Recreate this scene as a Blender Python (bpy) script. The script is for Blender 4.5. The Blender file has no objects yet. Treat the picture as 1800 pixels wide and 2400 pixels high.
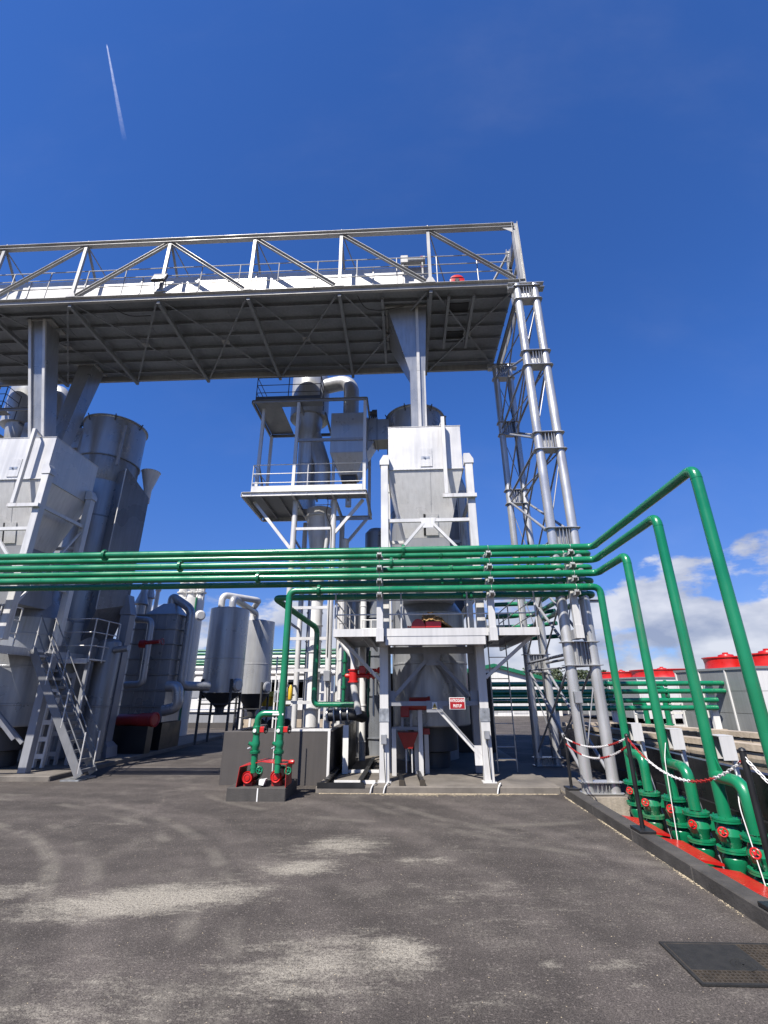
import bpy, math, random
from mathutils import Vector, Matrix
random.seed(7)
SC = bpy.context.scene
COL = SC.collection
# ------------------------------------------------------------------ camera
EYE = Vector((0, 0, 2.0)); FPX = 1089.6
PIT, YAW, ROL = math.radians(21.15), math.radians(2.48), math.radians(-.30)
def ray(px, py):
    u0, v0 = px-900., 1200.-py
    u = u0*math.cos(ROL)-v0*math.sin(ROL); v = u0*math.sin(ROL)+v0*math.cos(ROL)
    f = FPX*math.cos(PIT)-v*math.sin(PIT); w = FPX*math.sin(PIT)+v*math.cos(PIT)
    return Vector((u*math.cos(YAW)-f*math.sin(YAW), u*math.sin(YAW)+f*math.cos(YAW), w))
def at(px, py, X=None, Y=None, Z=None):
    r = ray(px, py)
    t = Y/r.y if Y is not None else ((Z-2.0)/r.z if Z is not None else X/r.x)
    return EYE + r*t
fw = ray(900, 1200).normalized(); rt = (ray(901, 1200)-ray(900, 1200)).normalized(); upv = rt.cross(fw)
cam = bpy.data.cameras.new('camera'); camo = bpy.data.objects.new('camera', cam); COL.objects.link(camo)
cam.sensor_fit = 'VERTICAL'; cam.sensor_height = 36; cam.lens = 36*FPX/2400
cam.clip_start = .05; cam.clip_end = 20000
camo.matrix_world = Matrix((rt, upv, -fw)).transposed().to_4x4(); camo.location = EYE
SC.camera = camo
# ------------------------------------------------------------------ light
SUN_TRAVEL = Vector((.56, 1.0, -1.42)).normalized()
sl = bpy.data.lights.new('sun', 'SUN'); sl.energy = 5.0; sl.angle = math.radians(.53); sl.color = (1, .94, .85)
so = bpy.data.objects.new('sun', sl); COL.objects.link(so); so.rotation_euler = SUN_TRAVEL.to_track_quat('-Z', 'Y').to_euler(); so.location = (-10, -30, 40)
SKY_STRENGTH = .061
wd = bpy.data.worlds.new('World'); SC.world = wd; wd.use_nodes = True
nt = wd.node_tree; nt.nodes.clear()
def WN(t, **k):
    n = nt.nodes.new(t)
    for a, b in k.items(): setattr(n, a, b)
    return n
def wl(a, b): nt.links.new(a, b)
def wmath(op, a, b=None, c=None, clamp=False):
    n = WN('ShaderNodeMath', operation=op, use_clamp=clamp)
    for i, v in enumerate((a, b, c)):
        if v is None: continue
        if isinstance(v, (int, float)): n.inputs[i].default_value = v
        else: wl(v, n.inputs[i])
    return n.outputs[0]
out = WN('ShaderNodeOutputWorld'); bg = WN('ShaderNodeBackground'); bg.inputs[1].default_value = SKY_STRENGTH
sky = WN('ShaderNodeTexSky', sky_type='NISHITA'); sky.sun_disc = False
sky.sun_elevation = math.asin(-SUN_TRAVEL.z); sky.sun_rotation = math.atan2(-SUN_TRAVEL.x, -SUN_TRAVEL.y)
sky.altitude = 900; sky.air_density = 1.0; sky.dust_density = .35; sky.ozone_density = 3.5
hs = WN('ShaderNodeVectorMath', operation='MULTIPLY')
tc = WN('ShaderNodeTexCoord'); sep = WN('ShaderNodeSeparateXYZ'); wl(tc.outputs['Generated'], sep.inputs[0]); el = sep.outputs[2]
tr0 = WN('ShaderNodeMapRange', interpolation_type='SMOOTHSTEP'); wl(el, tr0.inputs[0]); tr0.inputs[1].default_value = .0; tr0.inputs[2].default_value = .55
tmix = WN('ShaderNodeMix', data_type='VECTOR'); wl(tr0.outputs[0], tmix.inputs[0]); tmix.inputs[4].default_value = (.50, .60, .94); tmix.inputs[5].default_value = (.51, .93, 1.62)
wl(sky.outputs[0], hs.inputs[0]); wl(tmix.outputs[1], hs.inputs[1]); wl(hs.outputs[0], bg.inputs[0])
CLOUD_SEED = (19.12, 18.96, 1.13)
# clouds: a broken band of fair-weather cumulus low on the horizon all round
mp = WN('ShaderNodeMapping'); mp.inputs['Scale'].default_value = (1, 1, 2.1); mp.inputs['Location'].default_value = CLOUD_SEED; wl(tc.outputs['Generated'], mp.inputs[0])
n1 = WN('ShaderNodeTexNoise'); n1.inputs['Scale'].default_value = 3.4; n1.inputs['Detail'].default_value = 11; n1.inputs['Roughness'].default_value = .58; wl(mp.outputs[0], n1.inputs['Vector'])
n2 = WN('ShaderNodeTexNoise'); n2.inputs['Scale'].default_value = 9; n2.inputs['Detail'].default_value = 6; wl(mp.outputs[0], n2.inputs['Vector'])
mr = WN('ShaderNodeMapRange', interpolation_type='SMOOTHSTEP'); wl(el, mr.inputs[0])
mr.inputs[1].default_value = .11; mr.inputs[2].default_value = .34; mr.inputs[3].default_value = .095; mr.inputs[4].default_value = -.20
dens = wmath('ADD', n1.outputs[0], mr.outputs[0])
cm = WN('ShaderNodeMapRange', interpolation_type='SMOOTHSTEP'); wl(dens, cm.inputs[0]); cm.inputs[1].default_value = .53; cm.inputs[2].default_value = .605
mp3 = WN('ShaderNodeMapping'); mp3.inputs['Scale'].default_value = (.8, 2.6, 1.6); mp3.inputs['Rotation'].default_value = (0, 0, .6); wl(tc.outputs['Generated'], mp3.inputs[0])
n3 = WN('ShaderNodeTexNoise'); n3.inputs['Scale'].default_value = 1.3; n3.inputs['Detail'].default_value = 7; n3.inputs['Roughness'].default_value = .6; wl(mp3.outputs[0], n3.inputs['Vector'])
ci = WN('ShaderNodeMapRange', interpolation_type='SMOOTHSTEP'); wl(n3.outputs[0], ci.inputs[0]); ci.inputs[1].default_value = .48; ci.inputs[2].default_value = .8; ci.inputs[3].default_value = 0; ci.inputs[4].default_value = .055
cfac = wmath('MAXIMUM', wmath('MULTIPLY', cm.outputs[0], .86, clamp=True), ci.outputs[0])
cr = WN('ShaderNodeValToRGB'); wl(n2.outputs[0], cr.inputs[0])
cr.color_ramp.elements[0].position = .32; cr.color_ramp.elements[0].color = (.30, .34, .46, 1)
cr.color_ramp.elements[1].position = .62; cr.color_ramp.elements[1].color = (.72, .73, .78, 1)
bg2 = WN('ShaderNodeBackground'); wl(cr.outputs[0], bg2.inputs[0]); bg2.inputs[1].default_value = .56
mx = WN('ShaderNodeMixShader'); wl(cfac, mx.inputs[0]); wl(bg.outputs[0], mx.inputs[1]); wl(bg2.outputs[0], mx.inputs[2]); wl(mx.outputs[0], out.inputs[0])
vs = SC.view_settings; vs.view_transform = 'Standard'; vs.look = 'None'; vs.exposure = 1.0; vs.gamma = 1.0; vs.use_curve_mapping = False
# ------------------------------------------------------------------ zoom windows of the survey photo -> world points at a given depth
_Z = {'A': (0, 500, 2.37), 'B': (600, 500, 2.37), 'C': (0, 850, 3.687), 'D': (540, 850, 4.366), 'E': (850, 900, 3.016), 'F': (0, 1300, 4.0225),
      'G': (350, 1300, 4.0225), 'H': (650, 1280, 2.765), 'I': (1150, 1250, 2.552), 'J': (1400, 1680, 4.1475), 'K': (1350, 1050, 3.16),
      'L': (500, 1600, 4.1475), 'M': (850, 1600, 4.1475), 'N': (1250, 1500, 3.016), 'O': (850, 1380, 5.53), 'P': (0, 1500, 6.32),
      'Q': (640, 1380, 6.32), 'R': (1200, 1260, 5.925), 'S': (400, 1560, 5.53)}
def zz(k, x, y, **kw):
    o = _Z[k]; return at(o[0]+x/o[2], o[1]+y/o[2], **kw)
# ------------------------------------------------------------------ materials
MAT = {}
def nodes_of(name):
    m = bpy.data.materials.new(name); m.use_nodes = True; MAT[name] = m
    t = m.node_tree; b = t.nodes['Principled BSDF']
    return m, t, b
def paint(name, col, rough=.45, metal=0., var=.10, scale=1.6, bump=.03, streak=.12, coat=0., fine=60., rvar=.12, grime=0.):
    m, t, b = nodes_of(name); N = t.nodes; Lk = t.links.new; col = [c*.74 for c in col]
    tx = N.new('ShaderNodeTexCoord')
    a = N.new('ShaderNodeTexNoise'); a.inputs['Scale'].default_value = scale; a.inputs['Detail'].default_value = 5; Lk(tx.outputs['Object'], a.inputs['Vector'])
    mpn = N.new('ShaderNodeMapping'); mpn.inputs['Scale'].default_value = (9, 9, .55); Lk(tx.outputs['Object'], mpn.inputs[0])
    s = N.new('ShaderNodeTexNoise'); s.inputs['Scale'].default_value = 1.3; s.inputs['Detail'].default_value = 4; Lk(mpn.outputs[0], s.inputs['Vector'])
    f = N.new('ShaderNodeTexNoise'); f.inputs['Scale'].default_value = fine; f.inputs['Detail'].default_value = 3; Lk(tx.outputs['Object'], f.inputs['Vector'])
    def mrange(src, lo, hi):
        r = N.new('ShaderNodeMapRange'); Lk(src, r.inputs[0]); r.inputs[1].default_value = .3; r.inputs[2].default_value = .7; r.inputs[3].default_value = lo; r.inputs[4].default_value = hi; return r.outputs[0]
    m1 = N.new('ShaderNodeMath'); m1.operation = 'MULTIPLY'; Lk(mrange(a.outputs[0], 1-var, 1+var), m1.inputs[0]); Lk(mrange(s.outputs[0], 1-streak, 1+streak*.3), m1.inputs[1])
    vm = N.new('ShaderNodeVectorMath'); vm.operation = 'SCALE'; vm.inputs[0].default_value = col[:3]; Lk(m1.outputs[0], vm.inputs['Scale'])
    if grime:
        mg = N.new('ShaderNodeMapping'); mg.inputs['Scale'].default_value = (14, 14, .9); Lk(tx.outputs['Object'], mg.inputs[0])
        g = N.new('ShaderNodeTexNoise'); g.inputs['Scale'].default_value = 1.; g.inputs['Detail'].default_value = 7; g.inputs['Roughness'].default_value = .68; Lk(mg.outputs[0], g.inputs['Vector'])
        g2 = N.new('ShaderNodeTexNoise'); g2.inputs['Scale'].default_value = .9; g2.inputs['Detail'].default_value = 5; Lk(tx.outputs['Object'], g2.inputs['Vector'])
        gs = N.new('ShaderNodeMath'); gs.operation = 'MULTIPLY_ADD'; Lk(g.outputs[0], gs.inputs[0]); gs.inputs[1].default_value = .6; gm_ = N.new('ShaderNodeMath'); gm_.operation = 'MULTIPLY'; Lk(g2.outputs[0], gm_.inputs[0]); gm_.inputs[1].default_value = .4; Lk(gm_.outputs[0], gs.inputs[2])
        gr = N.new('ShaderNodeMapRange'); gr.interpolation_type = 'SMOOTHSTEP'; Lk(gs.outputs[0], gr.inputs[0]); gr.inputs[1].default_value = .53; gr.inputs[2].default_value = .72; gr.inputs[3].default_value = 0; gr.inputs[4].default_value = grime
        mc = N.new('ShaderNodeMix'); mc.data_type = 'RGBA'; Lk(gr.outputs[0], mc.inputs[0]); Lk(vm.outputs[0], mc.inputs[6]); mc.inputs[7].default_value = (.17, .12, .085, 1); Lk(mc.outputs[2], b.inputs['Base Color'])
    else: Lk(vm.outputs[0], b.inputs['Base Color'])
    Lk(mrange(a.outputs[0], max(.05, rough-rvar), min(1, rough+rvar)), b.inputs['Roughness'])
    b.inputs['Metallic'].default_value = metal
    b.inputs['Coat Weight'].default_value = coat; b.inputs['Coat Roughness'].default_value = .15
    if bump:
        bp = N.new('ShaderNodeBump'); bp.inputs['Strength'].default_value = bump; bp.inputs['Distance'].default_value = .02
        ad = N.new('ShaderNodeMath'); ad.operation = 'MULTIPLY_ADD'; Lk(a.outputs[0], ad.inputs[0]); ad.inputs[1].default_value = 2.; Lk(f.outputs[0], ad.inputs[2])
        Lk(ad.outputs[0], bp.inputs['Height']); Lk(bp.outputs[0], b.inputs['Normal'])
    return m
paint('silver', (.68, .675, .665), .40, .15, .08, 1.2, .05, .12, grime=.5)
paint('tower_silver', (.60, .605, .61), .33, .55, .08, 1.2, .05, .10, grime=.4)
paint('silver_half_shaded', (.40, .415, .44), .34, .45, .09, .9, .10, .14, grime=.35)  # silver vessel skin with some of its shade mixed into the tone
paint('tank_silver', (.50, .51, .525), .34, .4, .09, .9, .10, .14, grime=.4)
paint('stair_steel_shaded', (.20, .207, .22), .5, .2, .12, 2, .05, .12, grime=.4)  # stair paint darkened in place of the shade over the steps
paint('silver_sheet', (.70, .695, .68), .34, .2, .08, .8, .22, .14, grime=.4)
paint('galvanised', (.50, .52, .53), .38, .7, .22, 9, .05, .12)
paint('silver_shaded', (.27, .287, .315), .34, .4, .12, .9, .14, .16, grime=.4)  # the silver vessel skin again, darkened as if standing in shade
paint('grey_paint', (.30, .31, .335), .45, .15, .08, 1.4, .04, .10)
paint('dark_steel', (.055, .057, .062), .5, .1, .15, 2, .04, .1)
paint('bridge_grey_shaded', (.29, .312, .345), .55, .1, .14, 1.0, .05, .15, grime=.12)  # darker copy of the bridge grey, deepens the shade under the deck
paint('bridge_grey', (.42, .42, .415), .48, .15, .12, 1.2, .03, .16, grime=.5)
paint('white_paint', (.74, .735, .72), .45, 0, .06, 1.3, .05, .12, grime=.35)
paint('green_paint', (.006, .20, .088), .30, 0, .16, 1.3, .04, .10, coat=.25, rvar=.14, grime=.42)
paint('far_green', (.010, .15, .075), .38, 0, .07, 2.5, .02, .06)
paint('red_paint', (.56, .016, .014), .34, 0, .08, 3, .02, .08, coat=.2)
paint('red_dull', (.33, .02, .018), .45, 0, .12, 3, .03, .1)
paint('dark_concrete', (.068, .061, .058), .75, 0, .10, 2.2, .15, .12, fine=40)
paint('kerb_paint', (.060, .055, .051), .8, 0, .25, 4, .3, .12, fine=50)
paint('concrete', (.36, .315, .255), .85, 0, .22, 2.5, .35, .25, fine=35)
paint('slab_concrete', (.155, .138, .12), .85, 0, .32, 1.7, .35, .1, fine=45)
paint('rim_concrete', (.46, .385, .30), .85, 0, .22, 2.0, .35, .2, fine=25)
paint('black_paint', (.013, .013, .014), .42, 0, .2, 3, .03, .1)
paint('cast_iron', (.012, .012, .012), .85, 0, .3, 12, .2, .1, rvar=.08)
paint('black_liner', (.012, .012, .013), .28, 0, .2, 1.5, .05, .1)
paint('yellow_paint', (.72, .46, .03), .45, 0, .08, 2, .03, .1)
paint('chain_white', (.80, .79, .77), .45, 0, .06, 5, 0, .05)
paint('chain_red', (.42, .022, .02), .45, 0, .10, 5, 0, .05)
paint('wood_chip', (.50, .31, .13), .9, 0, .30, 14, .8, .1, fine=70)
paint('rust', (.062, .05, .038), .8, .2, .3, 8, .3, .2)
paint('sign_red', (.36, .012, .014), .4, 0, .06, 3, 0, .05)
paint('text_white', (.82, .82, .80), .5, 0, .03, 3, 0, .03)
paint('bark', (.06, .045, .03), .9, 0, .2, 3, .3, .1)
paint('cooling_grey', (.29, .305, .305), .35, .3, .08, .8, .05, .14)
paint('glass_dark', (.02, .024, .03), .12, 0, .1, 2, 0, 0)
paint('soil', (.11, .095, .06), .95, 0, .3, .2, .2, 0)
def leaf_mat(name, c0, c1):
    m, t, b = nodes_of(name); N = t.nodes; Lk = t.links.new
    g = N.new('ShaderNodeTexCoord'); n = N.new('ShaderNodeTexNoise'); n.inputs['Scale'].default_value = .35; n.inputs['Detail'].default_value = 4; Lk(g.outputs['Object'], n.inputs['Vector'])
    r = N.new('ShaderNodeValToRGB'); Lk(n.outputs[0], r.inputs[0]); r.color_ramp.elements[0].position = .35; r.color_ramp.elements[1].position = .65
    r.color_ramp.elements[0].color = (*c0, 1); r.color_ramp.elements[1].color = (*c1, 1); Lk(r.outputs[0], b.inputs['Base Color']); b.inputs['Roughness'].default_value = .7
leaf_mat('foliage', (.016, .028, .011), (.05, .065, .024))
def water_mat():
    m, t, b = nodes_of('water'); N = t.nodes; Lk = t.links.new
    b.inputs['Base Color'].default_value = (.012, .016, .014, 1); b.inputs['Roughness'].default_value = .03; b.inputs['IOR'].default_value = 1.33
    g = N.new('ShaderNodeTexCoord'); n = N.new('ShaderNodeTexNoise'); n.inputs['Scale'].default_value = 5; n.inputs['Detail'].default_value = 3; Lk(g.outputs['Object'], n.inputs['Vector'])
    bp = N.new('ShaderNodeBump'); bp.inputs['Strength'].default_value = .05; bp.inputs['Distance'].default_value = .05; Lk(n.outputs[0], bp.inputs['Height']); Lk(bp.outputs[0], b.inputs['Normal'])
water_mat()
def contrail_mat():
    m, t, b = nodes_of('vapour'); N = t.nodes; Lk = t.links.new
    N.remove(b); o = N['Material Output']
    e = N.new('ShaderNodeBsdfDiffuse'); e.inputs[0].default_value = (.9, .9, .9, 1); tr = N.new('ShaderNodeBsdfTransparent'); mxs = N.new('ShaderNodeMixShader')
    tlc = N.new('ShaderNodeBsdfTranslucent'); tlc.inputs[0].default_value = (.9, .9, .9, 1); ad = N.new('ShaderNodeAddShader'); Lk(e.outputs[0], ad.inputs[0]); Lk(tlc.outputs[0], ad.inputs[1])
    at_ = N.new('ShaderNodeAttribute'); at_.attribute_name = 'fade'
    g = N.new('ShaderNodeTexCoord'); n = N.new('ShaderNodeTexNoise'); n.inputs['Scale'].default_value = .03; n.inputs['Detail'].default_value = 4; Lk(g.outputs['Object'], n.inputs['Vector'])
    mm = N.new('ShaderNodeMath'); mm.operation = 'MULTIPLY'; Lk(at_.outputs['Fac'], mm.inputs[0]); Lk(n.outputs[0], mm.inputs[1])
    Lk(mm.outputs[0], mxs.inputs[0]); Lk(tr.outputs[0], mxs.inputs[1]); Lk(ad.outputs[0], mxs.inputs[2]); Lk(mxs.outputs[0], o.inputs[0])
contrail_mat()
def asphalt_mat():
    m, t, b = nodes_of('asphalt'); N = t.nodes; Lk = t.links.new
    g = N.new('ShaderNodeTexCoord'); V = g.outputs['Object']
    def noise(sc, det=4, rough=.55):
        n = N.new('ShaderNodeTexNoise'); n.inputs['Scale'].default_value = sc; n.inputs['Detail'].default_value = det; n.inputs['Roughness'].default_value = rough; Lk(V, n.inputs['Vector']); return n.outputs[0]
    def mth(op, a, c, clamp=False):
        n = N.new('ShaderNodeMath'); n.operation = op; n.use_clamp = clamp
        for i, v in enumerate((a, c)):
            if isinstance(v, (int, float)): n.inputs[i].default_value = v
            else: Lk(v, n.inputs[i])
        return n.outputs[0]
    def rng(src, a, c, d, e, smooth=True):
        r = N.new('ShaderNodeMapRange'); r.interpolation_type = 'SMOOTHSTEP' if smooth else 'LINEAR'; Lk(src, r.inputs[0])
        for i, v in enumerate((a, c, d, e)): r.inputs[i+1].default_value = v
        return r.outputs[0]
    def snoise(sc, det, rough, sx, sy):
        mpp = N.new('ShaderNodeMapping'); mpp.inputs['Scale'].default_value = (sx, sy, 1); mpp.inputs['Rotation'].default_value = (0, 0, -.22); Lk(V, mpp.inputs[0])
        n = N.new('ShaderNodeTexNoise'); n.inputs['Scale'].default_value = sc; n.inputs['Detail'].default_value = det; n.inputs['Roughness'].default_value = rough; Lk(mpp.outputs[0], n.inputs['Vector']); return n.outputs[0]
    big, mid, grain, speck = noise(.55, 6), noise(3.2, 6, .65), noise(95, 2), noise(38, 3, .7)
    vo = N.new('ShaderNodeTexVoronoi'); vo.inputs['Scale'].default_value = 75; Lk(V, vo.inputs['Vector'])
    vc = N.new('ShaderNodeSeparateColor'); Lk(vo.outputs['Color'], vc.inputs[0])
    base = mth('MULTIPLY', rng(big, .3, .7, .80, 1.22), rng(grain, .3, .7, .55, 1.5))
    base = mth('MULTIPLY', base, rng(mid, .3, .7, .88, 1.13))
    base = mth('MULTIPLY', base, rng(speck, .35, .7, .82, 1.2))
    stones = rng(vc.outputs[0], .93, .99, 0, .05)
    # pale dried silt washed over the tarmac
    patches = None
    for px, py, ru, rv, deg, st in ((347, 2109, 1.15, .22, 14, 1.6), (560, 2062, 1.3, .18, 20, .55), (705, 2033, .5, .16, 10, 1.35), (800, 1982, .6, .25, 15, 1.2), (760, 2000, 1.3, .35, 22, .45),
                                   (933, 2234, .34, .17, 5, 1.35), (740, 2262, .8, .34, 5, .95), (590, 2226, .35, .12, 0, .65), (700, 2320, .35, .14, 0, .8), (33, 2087, .45, .14, 0, .9), (130, 2130, .8, .2, 8, .55),
                                   (270, 2353, 1.5, .30, 0, .62), (60, 2390, .8, .2, 0, .7), (965, 2020, .18, .12, 0, .8), (1030, 2017, .22, .12, 0, .8), (1150, 2110, 1.2, .6, 20, .42), (1290, 2257, .10, .05, 0, .9),
                                   (1440, 2262, .28, .06, 10, .7), (1500, 2310, .12, .05, 0, .7), (1130, 1960, .9, .7, 0, .35), (1240, 1900, .8, .25, -30, .3), (260, 1930, .5, .08, -12, .6), (420, 1935, 2.2, .3, 8, .25), (1130, 2330, .5, .25, 0, .35), (1560, 2130, .4, .25, 0, .3)):
        c = at(px, py, Z=0)
        mp_ = N.new('ShaderNodeMapping'); mp_.vector_type = 'TEXTURE'; mp_.inputs['Location'].default_value = (c.x, c.y, 0); mp_.inputs['Rotation'].default_value = (0, 0, math.radians(deg)); mp_.inputs['Scale'].default_value = (ru, rv*1.7, 1)
        Lk(V, mp_.inputs[0]); ln = N.new('ShaderNodeVectorMath'); ln.operation = 'LENGTH'; Lk(mp_.outputs[0], ln.inputs[0])
        pm = rng(ln.outputs['Value'], 0, 1.9, st, 0)
        patches = pm if patches is None else mth('MAXIMUM', patches, pm)
    nz = mth('ADD', mth('MULTIPLY', snoise(3.0, 7, .68, .55, 1.5), .6), mth('MULTIPLY', snoise(9, 6, .75, .6, 1.3), .4))
    nz = mth('ADD', mth('MULTIPLY', nz, .75), mth('MULTIPLY', noise(24, 4, .7), .25))
    nz = mth('ADD', mth('MULTIPLY', nz, 1.75), -.375)
    silt = rng(mth('ADD', mth('MULTIPLY', patches, .36), nz), .60, 1.02, 0, .9)
    silt = mth('MULTIPLY', silt, rng(mth('ADD', mth('MULTIPLY', grain, .5), mth('MULTIPLY', speck, .5)), .36, .58, .12, 1.))
    faint = mth('MULTIPLY', rng(noise(1.1, 8, .75), .50, .72, 0, .22), rng(speck, .38, .6, .05, 1))
    silt = mth('MAXIMUM', silt, faint)
    oil = rng(noise(2.3, 5, .6), .66, .74, 1, .55)
    base = mth('MULTIPLY', base, oil)
    # pale tyre arcs left by turning trucks
    arcs = None
    for cx_, cy_, R_, st in ((-9.5, 3.0, 6.3, .30), (-9.5, 3.0, 6.75, .22), (-9.7, 2.6, 8.1, .24), (-9.7, 2.6, 8.5, .2), (6.0, 14.5, 7.6, .2), (6.0, 14.5, 8.0, .18), (1.0, 16.0, 7.2, .18)):
        sb = N.new('ShaderNodeVectorMath'); sb.operation = 'DISTANCE'; Lk(V, sb.inputs[0]); sb.inputs[1].default_value = (cx_, cy_, 0)
        am = rng(mth('ABSOLUTE', mth('SUBTRACT', sb.outputs['Value'], R_), 0), .03, .16, st, 0)
        arcs = am if arcs is None else mth('MAXIMUM', arcs, am)
    arcs = mth('MULTIPLY', arcs, rng(snoise(.9, 4, .6, 1, 1), .42, .62, 0, 1))
    silt = mth('MAXIMUM', silt, mth('MULTIPLY', arcs, rng(speck, .3, .6, .35, 1)))
    # faint swept tyre arcs
    wv = N.new('ShaderNodeTexWave'); wv.wave_type = 'RINGS'; wv.rings_direction = 'Z'; wv.inputs['Scale'].default_value = .16; wv.inputs['Distortion'].default_value = 2.2; wv.inputs['Detail'].default_value = 2
    mw = N.new('ShaderNodeMapping'); mw.inputs['Location'].default_value = (9, -2, 0); Lk(V, mw.inputs[0]); Lk(mw.outputs[0], wv.inputs['Vector'])
    base = mth('MULTIPLY', base, rng(wv.outputs['Fac'], .80, 1, 1, 1.32))
    w2 = N.new('ShaderNodeTexWave'); w2.bands_direction = 'Y'; w2.inputs['Scale'].default_value = .55; w2.inputs['Distortion'].default_value = 5; w2.inputs['Detail'].default_value = 3; w2.inputs['Detail Scale'].default_value = .6
    mw2 = N.new('ShaderNodeMapping'); mw2.inputs['Rotation'].default_value = (0, 0, .25); mw2.inputs['Scale'].default_value = (.25, 1, 1); Lk(V, mw2.inputs[0]); Lk(mw2.outputs[0], w2.inputs['Vector'])
    base = mth('MULTIPLY', base, rng(w2.outputs['Fac'], .2, .95, .96, 1.06))
    base = mth('ADD', mth('MULTIPLY', base, .044), stones)
    c0 = N.new('ShaderNodeVectorMath'); c0.operation = 'SCALE'; c0.inputs[0].default_value = (1.13, .98, .89); Lk(base, c0.inputs['Scale'])
    mixc = N.new('ShaderNodeMix'); mixc.data_type = 'RGBA'; Lk(silt, mixc.inputs[0]); Lk(c0.outputs[0], mixc.inputs[6]); mixc.inputs[7].default_value = (.29, .268, .225, 1)
    Lk(mixc.outputs[2], b.inputs['Base Color']); b.inputs['Roughness'].default_value = .88; b.inputs['Specular IOR Level'].default_value = .3
    bp = N.new('ShaderNodeBump'); bp.inputs['Strength'].default_value = .55; bp.inputs['Distance'].default_value = .006
    Lk(mth('ADD', grain, mth('MULTIPLY', vo.outputs['Distance'], .8)), bp.inputs['Height']); Lk(bp.outputs[0], b.inputs['Normal'])
asphalt_mat()
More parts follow.
